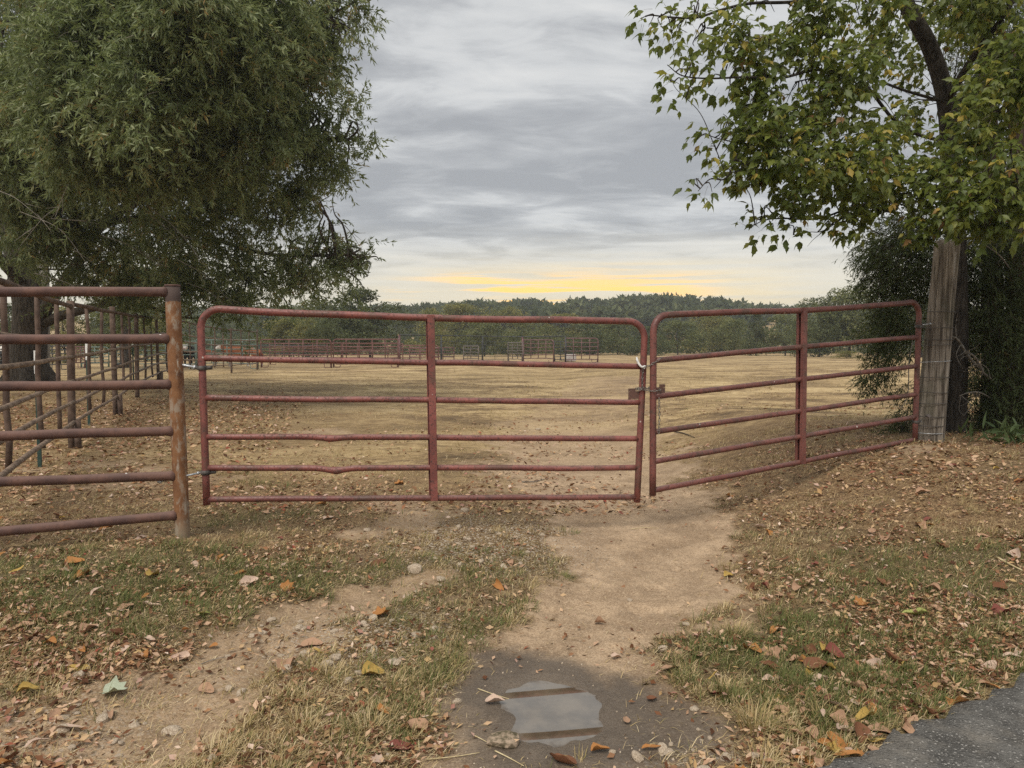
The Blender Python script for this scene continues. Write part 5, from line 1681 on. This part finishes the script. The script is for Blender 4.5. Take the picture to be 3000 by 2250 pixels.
# bunch tufts
TX, TY, TL, TA, TE, TR = [], [], [], [], [], []
def tuft(cx, cy, k, L0, spread, gmin, gmax):
    a_ = rng.uniform(0, 6.28, k); r_ = spread * np.sqrt(rng.random(k))
    TX.append(cx + r_ * np.cos(a_)); TY.append(cy + r_ * np.sin(a_))
    TL.append(L0 * rng.uniform(.5, 1.15, k)); TA.append(a_ + rng.normal(0, .5, k)); TE.append(rng.uniform(.15, 1.25, k)); TR.append(rng.uniform(gmin, gmax, k))
for (px, py, k, L0, sp, a_, b_) in ((2150, 1860, 160, .16, .07, .45, .85), (2210, 2130, 170, .17, .07, .35, .9), (2150, 2050, 120, .13, .06, .05, .5), (2120, 1790, 70, .12, .05, .5, .95), (1920, 1965, 1, .1, .01, .6, .9),
                                    (2130, 1660, 90, .10, .07, .45, .8), (2180, 1570, 90, .08, .12, .1, .5), (2230, 2250, 120, .15, .07, .5, .95), (2770, 2010, 150, .13, .09, .03, .4), (2660, 2040, 130, .11, .12, .03, .4),
                                    (2560, 2000, 150, .12, .14, .03, .4), (2350, 1900, 110, .12, .08, .1, .5), (2480, 1870, 90, .11, .1, .2, .7), (1080, 2140, 80, .14, .06, .6, 1.0), (870, 2150, 90, .14, .07, .55, 1.0), (620, 2230, 90, .15, .08, .6, 1.0),
                                    (1280, 2000, 130, .13, .08, .15, .8), (1330, 1960, 110, .12, .08, .1, .6), (1200, 2110, 120, .12, .09, .15, .8), (1000, 2220, 110, .14, .08, .2, .9), (1380, 1890, 120, .11, .1, .05, .4), (1440, 1840, 120, .10, .1, .03, .4),
                                    (1260, 1870, 90, .09, .08, .1, .5), (620, 1620, 120, .12, .12, .05, .4), (700, 1610, 100, .12, .1, .05, .4), (500, 1600, 100, .12, .09, .05, .4), (480, 1720, 140, .12, .14, .05, .4),
                                    (330, 1760, 140, .12, .14, .05, .4), (180, 1700, 140, .12, .13, .03, .4), (60, 1760, 120, .12, .12, .03, .4), (230, 1620, 120, .12, .12, .05, .4), (550, 1800, 120, .11, .12, .05, .45), (650, 1830, 90, .10, .08, .3, .7),
                                    (150, 1900, 90, .10, .1, .2, .6), (60, 2040, 70, .1, .07, .2, .6), (130, 1820, 120, .11, .12, .05, .4), (390, 1850, 110, .11, .1, .05, .5), (830, 1430, 90, .14, .15, .03, .35), (760, 1420, 80, .13, .12, .03, .4),
                                    (1640, 1500, 70, .09, .12, .2, .6), (1660, 1560, 70, .09, .1, .15, .5), (1640, 1690, 90, .09, .1, .1, .5), (1540, 1780, 90, .09, .09, .1, .5), (1250, 1640, 80, .09, .1, .1, .5), (2850, 1900, 110, .12, .1, .05, .4),
                                    (2930, 1950, 120, .13, .1, .05, .4), (2640, 1800, 90, .1, .12, .2, .7), (2800, 1750, 90, .1, .14, .05, .5), (2400, 1700, 80, .09, .12, .2, .7), (2600, 1640, 90, .1, .15, .1, .6), (2850, 1600, 90, .11, .15, .1, .6),
                                    (2300, 2000, 120, .12, .09, .05, .5), (2420, 2110, 110, .12, .1, .2, .9), (2520, 2120, 100, .11, .1, .3, .9), (780, 2060, 60, .10, .06, .5, .95), (1700, 2240, 20, .1, .04, .5, .9), (1150, 2010, 90, .11, .08, .4, .9)):
    c = G(px, py)
    tuft(c[0], c[1], k, L0 * .80, sp, a_, b_)
for t in np.arange(-.2, 3.0, .035):
    ex_, ey_ = 1.15 + t * .852, 2.75 + t * .524
    off_ = float(road_d(np.array([ex_]), np.array([ey_]))[0])
    ex_ -= .524 * (off_ + rng.uniform(-.02, .09)); ey_ += .852 * (off_ + rng.uniform(-.02, .09))
    if rng.random() < .8: tuft(ex_, ey_, int(rng.integers(10, 30)), rng.uniform(.05, .085), .05, .3, 1.0)
ex = rng.random((26000, 2))
yy_ = 1 / (1 / 9.5 + ex[:, 0] * (1 / 2.5 - 1 / 9.5)); xx_ = (ex[:, 1] * 2 - 1) * (.72 * yy_ + .3)
dm = masks(xx_, yy_)
ok = (dm[0] < .35) & (road_d(xx_, yy_) < -.03) & (fbm(xx_ * 1.8, yy_ * 1.8, 99, 3) > .50)
xx_, yy_, gq = xx_[ok][:620], yy_[ok][:620], dm[2][ok][:620]
for cx, cy, g_ in zip(xx_, yy_, gq):
    if g_ > .45: tuft(cx, cy, 34, .075, .05, .03, .62)
    else: tuft(cx, cy, 30, .075, .055, .42, 1.0)
x, y = np.concatenate(TX), np.concatenate(TY)
nn = len(x)
print('tuft blades', nn)
blades(x, y, np.concatenate(TL), .0032 * rng.uniform(.7, 1.4, nn), np.concatenate(TE), np.concatenate(TA), np.concatenate(TR), 'grass_tufts',
       'loose bunches of longer grass scattered over the verge', rng, .55)

# pale dead straw lying everywhere off the tracks
N0 = 230000
y = 1 / rng.uniform(1 / 11, 1 / 2.35, N0); x = rng.uniform(-1, 1, N0) * (.74 * y + .3)
dirt, wet, green, field, grav, _ = masks(x, y)
dens = (1 - .96 * dirt) * (.25 + .75 * sst(fbm(x * 4, y * 4, 97, 4), .42, .62)) * (road_d(x, y) < .02) * (puddle_r(x, y) > 1.3)
keep = rng.random(N0) < dens * .5
x, y = x[keep], y[keep]; n = len(x)
print('straw', n)
blades(x, y, rng.uniform(.025, .085, n), .0030 * np.clip(.6 + y * .12, 1, 2) * rng.uniform(.6, 1.4, n), rng.uniform(1.0, 1.55, n), rng.uniform(0, 6.28, n), np.clip(rng.normal(.82, .13, n), .5, 1), 'dead_straw',
       'pale dead straw matted over the verge and bank', rng)

# sparse stubble over the pasture beyond the gate
N0 = 260000
y = 1 / rng.uniform(1 / 46, 1 / 8.5, N0); x = rng.uniform(-1, 1, N0) * (.72 * y + 1)
dirt, wet, green, field, grav, _ = masks(x, y)
dens = (1 - .9 * dirt) * sst(fbm(x * 1.6, y * 2.4, 93, 4), .40, .62)
keep = rng.random(N0) < dens * .55
x, y = x[keep], y[keep]; n = len(x)
print('stubble', n)
dark = fbm(x * .8, y * 1.2, 94, 3)
rnd = np.clip(.46 + .5 * rng.beta(2, 2, n) - .9 * np.clip(dark - .55, 0, 1), .2, .98)
blades(x, y, rng.uniform(.03, .075, n) * np.clip(y / 16, .85, 1.7) * (.55 + 1.3 * sst(fbm(x * 3.5, y * 3.5, 98, 3), .45, .68)), .0045 * np.clip(y / 10, 1, 3.0) * rng.uniform(.6, 1.3, n), rng.uniform(.5, 1.5, n), rng.uniform(0, 6.28, n), rnd, 'stubble',
       'short dry straw stubble over the grazed pasture', rng)


# ------------------------------------------------------------------ fallen leaves, stones, sticks
def leaf_pts(kind, rng):
    """flat outline of a fallen leaf, about unit length"""
    if kind == 'lobed':
        rad = [(0, .52), (.28, .40), (.60, .56), (.92, .38), (1.30, .50), (1.7, .36), (2.1, .40), (2.6, .30), (3.14, .24)]
        th = np.array([r[0] for r in rad]); rr_ = np.array([r[1] for r in rad])
        ta = np.concatenate([th, -th[-2:0:-1]]); ra = np.concatenate([rr_, rr_[-2:0:-1]])
        return np.stack([ra * np.cos(ta), ra * np.sin(ta)], -1)
    t = np.linspace(0, 2 * math.pi, 15, endpoint=False)
    w_ = {'oval': .30, 'narrow': .17, 'broad': .40}[kind]
    xx = .5 * np.cos(t)
    yv = w_ * np.sin(t) * (1 - .35 * np.cos(t)) * (1 + rng.normal(0, .05, len(t)))
    return np.stack([xx, yv], -1)


def leaf_mesh(name, kind, curl, rng):
    P = leaf_pts(kind, rng)
    n = len(P)
    ph = rng.uniform(0, 6.28)
    def zf(p): return curl * (.9 * p[1] ** 2 * 2.2 + .5 * p[0] ** 2 * math.cos(ph) + .16 * math.sin(6 * p[0] + ph) * abs(p[1]) * 2) + .03 * rng.random() * curl
    V = [(0, 0, .0)] + [(p[0], p[1] * (1 - .25 * curl), zf(p)) for p in P]
    inner = [(p[0] * .55, p[1] * .55 * (1 - .12 * curl), zf(p * .55)) for p in P]
    V += inner
    F = []
    for i in range(n):
        j = (i + 1) % n
        F.append((0, 1 + n + i, 1 + n + j))
        F.append((1 + n + i, 1 + i, 1 + j)); F.append((1 + n + i, 1 + j, 1 + n + j))
    b = np.array(P[int(np.argmin(P[:, 0]))])
    # stalk
    k = len(V)
    V += [(b[0], .008, .01), (b[0], -.008, .01), (b[0] - .22, .02, .05 * curl + .01)]
    F.append((k, k + 1, k + 2))
    V = np.array(V); V[:, 2] -= V[:, 2].min()
    me = mesh_np(name, V, np.array(F), smooth=True)
    return me


rng = np.random.default_rng(301)
LEAF = {}
for col in ('tan', 'pink_white', 'orange', 'brown', 'yellow', 'red', 'sage', 'lime'):
    LEAF[col] = []
    for kd, cu in (('oval', .5), ('broad', .75), ('narrow', 1.0), ('oval', 1.1), ('lobed', .6)):
        me = leaf_mesh('leaf_' + col, kd, cu, rng)
        me.materials.append(MAT['leaf_' + col])
        LEAF[col].append(me)


def fallen(label, x, y, L, col, k, az, tilt=(0, 0), group=None, dz=.012):
    o = bpy.data.objects.new('fallen_leaf', LEAF[col][k])
    COL.objects.link(o)
    o.location = (x, y, float(gz(x, y)) + dz)
    o.scale = (L, L, L)
    o.rotation_euler = (tilt[0], tilt[1], az)
    tag(o, label, 'leaf', group)
    return o


SPECIAL = [
    ('large pale sage-green lobed leaf lying on bare soil at lower left', 325, 2025, .125, 'sage', 4, .4),
    ('pinkish-white oval leaf on the soil below the sage-green leaf', 205, 2140, .10, 'pink_white', 0, .1),
    ('pale pink curled leaf at the bottom left corner of the bare soil', 115, 2185, .10, 'pink_white', 2, .9),
    ('yellow curled leaf on grass left of the sage-green leaf', 85, 2030, .09, 'yellow', 3, .5),
    ('yellow and tan lobed leaf in the left grass below the end post', 445, 1690, .11, 'yellow', 4, 1.2),
    ('orange-brown long leaf high in the left grass', 218, 1655, .13, 'orange', 1, .3),
    ('tan oval leaf at the far left grass edge', 68, 1840, .12, 'tan', 0, .3),
    ('cream curled leaf in the middle of the left grass', 445, 1780, .11, 'pink_white', 3, .2),
    ('yellow-green leaf at the right end of the left grass', 595, 1803, .08, 'lime', 0, .1),
    ('upright tan leaf at the edge of the left wheel track', 553, 1900, .10, 'tan', 2, 1.6),
    ('orange curled leaf on the left wheel track edge', 425, 1925, .09, 'orange', 3, 2.2),
    ('orange lobed leaf on gravel beyond the left wheel track', 1112, 1805, .12, 'orange', 4, .7),
    ('golden crumpled leaf between the wheel tracks', 1095, 1978, .11, 'yellow', 1, .4),
    ('orange leaf with curled edge left of the puddle', 1212, 2145, .11, 'orange', 2, 2.6),
    ('dull red leaf in the grass left of the puddle', 1175, 2195, .10, 'red', 0, .3),
    ('pinkish lobed leaf on mud at the left rim of the puddle', 1450, 2062, .085, 'pink_white', 1, .1),
    ('orange-brown leaf on wet mud right below the puddle', 1760, 2205, .075, 'orange', 1, .2),
    ('orange long leaf on wet mud further right below the puddle', 1910, 2198, .08, 'orange', 2, .1),
    ('tan leaf flat on the wet mud right of the puddle', 1835, 2115, .055, 'tan', 0, 1.4),
    ('small cream leaf on damp soil above the puddle', 1805, 1930, .055, 'pink_white', 1, .2),
    ('small brown leaf on damp mud right of the puddle bars', 1910, 2055, .05, 'brown', 1, .4),
    ('large pinkish-white oval leaf standing in the right grass', 2440, 2075, .135, 'pink_white', 0, 2.2),
    ('small pinkish square leaf right of the crumpled brown pile', 2405, 1998, .08, 'pink_white', 1, .2),
    ('golden brown leaf right of the white oval leaf', 2535, 2080, .10, 'orange', 0, 2.0),
    ('crumpled red-brown leaf on top of the right grass pile', 2390, 1960, .13, 'brown', 1, .5),
    ('crumpled brown leaf at the back of the right grass pile', 2370, 1915, .12, 'brown', 3, 1.4),
    ('tan leaf leaning on the right grass pile', 2430, 1915, .10, 'tan', 2, 2.4),
    ('dark red leaf below the dry tuft beside the track', 2155, 1885, .09, 'red', 2, 1.5),
    ('lime green leaf on the right bank grass', 2680, 1805, .13, 'lime', 1, 2.8),
    ('dull pink leaf right of centre on the bank', 2690, 1762, .10, 'red', 0, .3),
    ('orange crumpled leaf on the right bank', 2520, 1775, .11, 'orange', 4, .6),
    ('yellow narrow leaf by the asphalt edge', 2565, 2180, .10, 'yellow', 2, .3),
    ('tan leaf on the asphalt edge at lower right', 2895, 2015, .10, 'orange', 2, 2.2),
    ('orange leaf just off the asphalt at the bottom', 2480, 2220, .10, 'orange', 2, 3.0),
    ('pale orange leaf near the bottom between track and asphalt', 2365, 2215, .09, 'tan', 0, .1),
    ('yellow curled leaf on the sandy track', 2135, 1690, .07, 'yellow', 1, .3),
    ('big cream curled leaf on dry grass behind the left gate', 765, 1435, .13, 'pink_white', 2, .2),
    ('pink-white leaf on dry grass in front of the left gate', 962, 1520, .10, 'pink_white', 0, .7),
    ('orange lobed leaf behind the left gate stay', 1165, 1420, .13, 'orange', 4, .3),
    ('pale leaf under the angled gate stay', 2360, 1340, .13, 'pink_white', 1, .7),
]
for lab, px, py, L, col, k, az in SPECIAL:
    c = G(px, py)
    st = 'standing' in lab or 'upright' in lab
    fallen(lab, c[0], c[1], L * 1.08, col, k, az, (.5 if st else rng.normal(0, .15), rng.normal(0, .12)), None, .010)

LAB = {'tan': 'small tan fallen leaf lying', 'pink_white': 'small pale pinkish fallen leaf lying', 'orange': 'small orange-brown fallen leaf lying', 'brown': 'small dark brown fallen leaf lying',
       'yellow': 'small yellow fallen leaf lying', 'red': 'small dull red fallen leaf lying'}
ZN = {0: ' in the grass left of the tracks', 1: ' between or on the wheel tracks', 2: ' on the grassy right bank'}
cnt = 0
tries = 0
while cnt < 255 and tries < 20000:
    tries += 1
    yv = 1 / rng.uniform(1 / 8.0, 1 / 2.5); xv = rng.uniform(-1, 1) * (.70 * yv + .1)
    if road_d(xv, yv) > .03 or puddle_r(xv, yv) < 1.2: continue
    dm = masks(np.array([xv]), np.array([yv]))
    z_ = 0 if xv < -.9 - .1 * (yv - 3) else (2 if xv > 1.15 + .08 * (yv - 3) else 1)
    pr = {0: .55, 1: .16, 2: .8}[z_] * (1 - .92 * float(dm[0][0]))
    if fbm(xv * 1.6, yv * 1.6, 111, 3) < .50: pr *= .15
    if rng.random() > pr: continue
    col = rng.choice(['tan', 'pink_white', 'orange', 'brown', 'yellow', 'red'], p=[.30, .20, .20, .16, .06, .08])
    fallen(LAB[col] + ZN[z_], xv, yv, rng.uniform(.052, .128), col, int(rng.integers(0, 5)) if rng.random() < .35 else int(rng.integers(0, 4)), rng.uniform(0, 6.28), (rng.normal(0, .3), rng.normal(0, .3)),
           LAB[col].replace('small ', '').replace(' leaf lying', ' leaves') + ZN[z_], rng.uniform(.003, .016))
    cnt += 1

# the uncounted rest: small litter
def litter(n, xr, name, label, Lr, seed, dens):
    r = np.random.default_rng(seed)
    x, y = xr(n, r)
    k = r.random(n) < dens(x, y)
    x, y = x[k], y[k]; n = len(x)
    p = np.stack([x, y, np.array(gz(x, y)) + r.uniform(.002, .020, n)], -1)
    a_ = r.uniform(0, 6.28, n)
    ax = np.stack([np.cos(a_), np.sin(a_), r.normal(.08, .35, n)], -1)
    nm = np.stack([r.normal(0, .6, n), r.normal(0, .6, n), np.ones(n)], -1)
    L = r.uniform(*Lr, n)
    V, F = scatter(*T_RHOMB, p, ax, nm, L, L * r.uniform(.25, .6, n))
    o = link(name, mesh_np(name, V, F, {'rnd': ('FACE', np.repeat(r.random(n), 2))}), MAT['litter'])
    tag(o, label, 'leaf litter', kind='stuff')
    print(name, n)


def near_xy(n, r):
    y = 1 / r.uniform(1 / 9.5, 1 / 2.4, n)
    return r.uniform(-1, 1, n) * (.73 * y + .3), y
def near_d(x, y):
    dm = masks(x, y)
    bank = sst(x, 1.3, 2.6)
    left = 1 - sst(x, -1.6, -.9)
    return (1 - .90 * dm[0]) * np.clip(.25 + .9 * bank + .45 * left, 0, 1) * (.12 + .88 * sst(fbm(x * 3, y * 3, 121, 4), .40, .62)) * (road_d(x, y) < -.02) * (puddle_r(x, y) > 1.15)
litter(150000, near_xy, 'leaf_litter', 'scattered crumbs of brown and tan leaf litter over the verge', (.012, .052), 401, near_d)


def oak_xy(n, r):
    return -8.5 + r.normal(0, 4.2, n), 13 + r.normal(0, 4.8, n)
litter(22000, oak_xy, 'leaf_litter', 'brown leaf fall under the oak behind the corral fence', (.04, .11), 402, lambda x, y: ((y > 7.4) * (x < -2.6 - .22 * (y - 7))) * .9)


def fld_xy(n, r):
    y = 1 / r.uniform(1 / 24, 1 / 7.0, n)
    return r.uniform(-1, 1, n) * (.7 * y + .5), y
litter(30000, fld_xy, 'leaf_litter', 'loose leaves blown over the pasture behind the gates', (.03, .085), 403, lambda x, y: .55 * sst(fbm(x * .9, y * .9, 131, 3), .42, .62) * (1 - sst(y, 12, 24) * .7))


# stones
def stone_mesh(name, seed, flat, mname):
    r = np.random.default_rng(seed)
    bm = bmesh.new()
    bmesh.ops.create_icosphere(bm, subdivisions=2, radius=.5)
    o_ = r.uniform(0, 50, 3)
    pl = [(unit(r.normal(size=3)), r.uniform(.30, .42)) for _ in range(7)]
    for v in bm.verts:
        p = np.array(v.co)
        for nn_, dd in pl:
            ex_ = p @ nn_ - dd
            if ex_ > 0: p = p - nn_ * ex_ * .85
        p = p * (1 + .14 * (float(vn(p[0] * 4 + o_[0], p[1] * 4 + p[2] * 3 + o_[1], seed)) - .5))
        v.co = p * np.array([1, .75, flat])
    me = bpy.data.meshes.new(name)
    bm.to_mesh(me); bm.free()
    me.materials.append(MAT[mname])
    return me


SM = [stone_mesh('stone', 500 + i, .45 + .12 * (i % 3), 'stone') for i in range(6)]
rk = stone_mesh('rock', 560, .62, 'rock')
c = G(1480, 2175)
o = bpy.data.objects.new('rock', rk); COL.objects.link(o)
o.location = (c[0], c[1] - .01, float(gz(c[0], c[1])) + .010); o.scale = (.155, .135, .13); o.rotation_euler = (.1, .05, .1)
tag(o, 'brown mossy rock at the left rim of the puddle', 'rock')
SP_ = [('pale angular stone half sunk in the bottom dry tufts', 505, 2150, .10), ('broken pale stone near the dry tuft at the bottom', 620, 2230, .06), ('flat pale stone in the grass right of the gravel patch', 1215, 1672, .12), ('pale stone near the right gravel patch edge', 1290, 1700, .10),
       ('whitish stone near the middle of the gravel strip', 1350, 1655, .06), ('tan stone on the left wheel track', 672, 2022, .055), ('pale stone on the small gravel patch', 888, 1845, .055), ('brown-edged stone on the small gravel patch', 770, 1857, .06),
       ('grey stone between track and grass strip', 1340, 2060, .05), ('sandy lump of stone by the green strip', 1160, 1945, .09), ('tan stone left of the track grass strip', 1020, 1998, .06), ('flat light stone at the far gravel under the left gate', 1360, 1500, .10),
       ('white stone at the far gravel under the left gate', 1345, 1545, .08), ('grey stone by the wet mud at the bottom', 1795, 2205, .035), ('small white stone on wet mud above the bottom edge', 2080, 2165, .03), ('pale stone behind the left gate on bare soil', 1575, 1260, .13)]
for k, (lab, px, py, s_) in enumerate(SP_):
    c = G(px, py)
    o = bpy.data.objects.new('stone', SM[k % 6]); COL.objects.link(o)
    o.location = (c[0], c[1], c[2] + s_ * .10); o.scale = (s_, s_, s_); o.rotation_euler = (0, 0, k * 1.7)
    tag(o, lab, 'stone')
r = np.random.default_rng(61)
cnt = 0
tries = 0
while cnt < 190 and tries < 30000:
    tries += 1
    yv = 1 / r.uniform(1 / 8.5, 1 / 2.6); xv = r.uniform(-1, 1) * (.62 * yv)
    dm = masks(np.array([xv]), np.array([yv]))
    if r.random() > float(dm[4][0]) ** 1.5 * .9 + .006 or road_d(xv, yv) > 0 or puddle_r(xv, yv) < 1.1: continue
    s_ = .020 + .062 * r.random() ** 2.2
    o = bpy.data.objects.new('stone', SM[cnt % 6]); COL.objects.link(o)
    o.location = (xv, yv, float(gz(xv, yv)) + s_ * .08); o.scale = (s_, s_, s_ * .8); o.rotation_euler = (r.normal(0, .2), r.normal(0, .2), r.uniform(0, 6.28))
    zn = ('on the gravel strip in front of the left gate' if yv > 5.0 else 'on the gravel patch beside the left wheel track' if xv < -.5 and yv > 3.5 else
          'at the lower left corner of the bare soil' if xv < -.5 else 'on the mud around the puddle')
    tag(o, 'small pale stone ' + zn, 'stone', 'gravel stones ' + zn)
    cnt += 1
# fine gravel, too many to count
n = 9000
y = 1 / r.uniform(1 / 8.5, 1 / 2.4, n * 6); x = r.uniform(-1, 1, n * 6) * (.66 * y + .1)
dm = masks(x, y)
k = (r.random(n * 6) < (dm[4] ** 2 * .5 + .03 * dm[0] + .10 * np.exp(-(road_d(x, y) / .10) ** 2))) & (puddle_r(x, y) > 1.1) & (road_d(x, y) < .05)
x, y = x[k], y[k]; n = len(x)
oct_ = [(1, 0, 0), (-1, 0, 0), (0, 1, 0), (0, -1, 0), (0, 0, .7), (0, 0, -.7)]
of = [(0, 2, 4), (2, 1, 4), (1, 3, 4), (3, 0, 4), (2, 0, 5), (1, 2, 5), (3, 1, 5), (0, 3, 5)]
p = np.stack([x, y, np.array(gz(x, y)) + .001], -1)
s_ = .0025 + .0085 * r.random(n) ** 2.5
V, F = scatter(oct_, of, p, rdir(n, r), rdir(n, r, 1.0), s_, s_ * r.uniform(.5, 1, n))
o = link('gravel', mesh_np('gravel', V, F), MAT['stone'])
tag(o, 'fine pale gravel on the bare soil and along the asphalt edge', 'gravel', kind='stuff')
print('gravel', n)


def stick(label, pts, r0, mname='twig', name='stick'):
    P = []
    for px, py in pts:
        c = G(px, py); P.append(c + np.array([0, 0, r0 * 1.3 + .004]))
    P = smooth_path(P, 5)
    tag(part(name, tube(P, np.linspace(r0, r0 * .5, len(P)), 6), MAT[mname]), label, 'stick' if name == 'stick' else 'straw')


MAT['straw'] = m_simple('straw', (.42, .33, .17), (.62, .52, .32), 30, .7)
stick('yellow straw lying on mud above the pink leaf at the puddle', [(1400, 2022), (1450, 2040), (1510, 2058)], .0028, 'straw', 'straw')
stick('straw lying on the mud at the bottom left of the puddle', [(1250, 2230), (1330, 2222), (1405, 2210)], .0026, 'straw', 'straw')
stick('straw below the mossy rock', [(1450, 2205), (1490, 2225), (1535, 2250)], .003, 'straw', 'straw')
stick('short straw against the left end of the mossy rock', [(1390, 2160), (1410, 2170), (1428, 2180)], .0026, 'straw', 'straw')
stick('tiny pale straw floating on the puddle', [(1586, 2096), (1592, 2084), (1600, 2078)], .0018, 'straw', 'straw')
stick('long tan stick at the right edge of the bank', [(2920, 1640), (2960, 1660), (3020, 1690)], .008, 'straw')
stick('tan stick in the grass above the asphalt corner', [(2800, 1925), (2840, 1945), (2885, 1975)], .007, 'straw')
stick('thin dark stick on the bare track behind the angled gate', [(1975, 1268), (2000, 1272), (2035, 1285)], .012, 'oak_bark')
stick('bare twig on soil behind the left gate', [(1530, 1415), (1570, 1412), (1615, 1402)], .007)
stick('pale dead stalk behind the angled gate', [(2425, 1222), (2480, 1219), (2540, 1216)], .010, 'straw')
stick('small twig on the left wheel track', [(590, 1950), (620, 1938), (660, 1928)], .003)
stick('straight straw on the right wheel track', [(1850, 1550), (1890, 1548), (1930, 1552)], .003, 'straw', 'straw')

# ------------------------------------------------------------------ haze: the damp morning air
V1, F1 = box((0, 330, 17.0), (420, 0, 0), (0, 360, 0), (0, 0, 20.0))
m_ = bpy.data.materials.new('haze_air'); m_.use_nodes = True
N = NT(m_.node_tree)
pv = N.n('ShaderNodeVolumePrincipled', {'Color': (.80, .88, 1.0, 1), 'Density': .0006, 'Anisotropy': .2})
o_ = N.n('ShaderNodeOutputMaterial')
m_.node_tree.links.new(pv.outputs[0], o_.inputs['Volume'])
hz = part('haze', (V1, F1), m_, None, False)
tag(hz, 'thin bluish morning haze over the pasture', 'haze', kind='stuff')
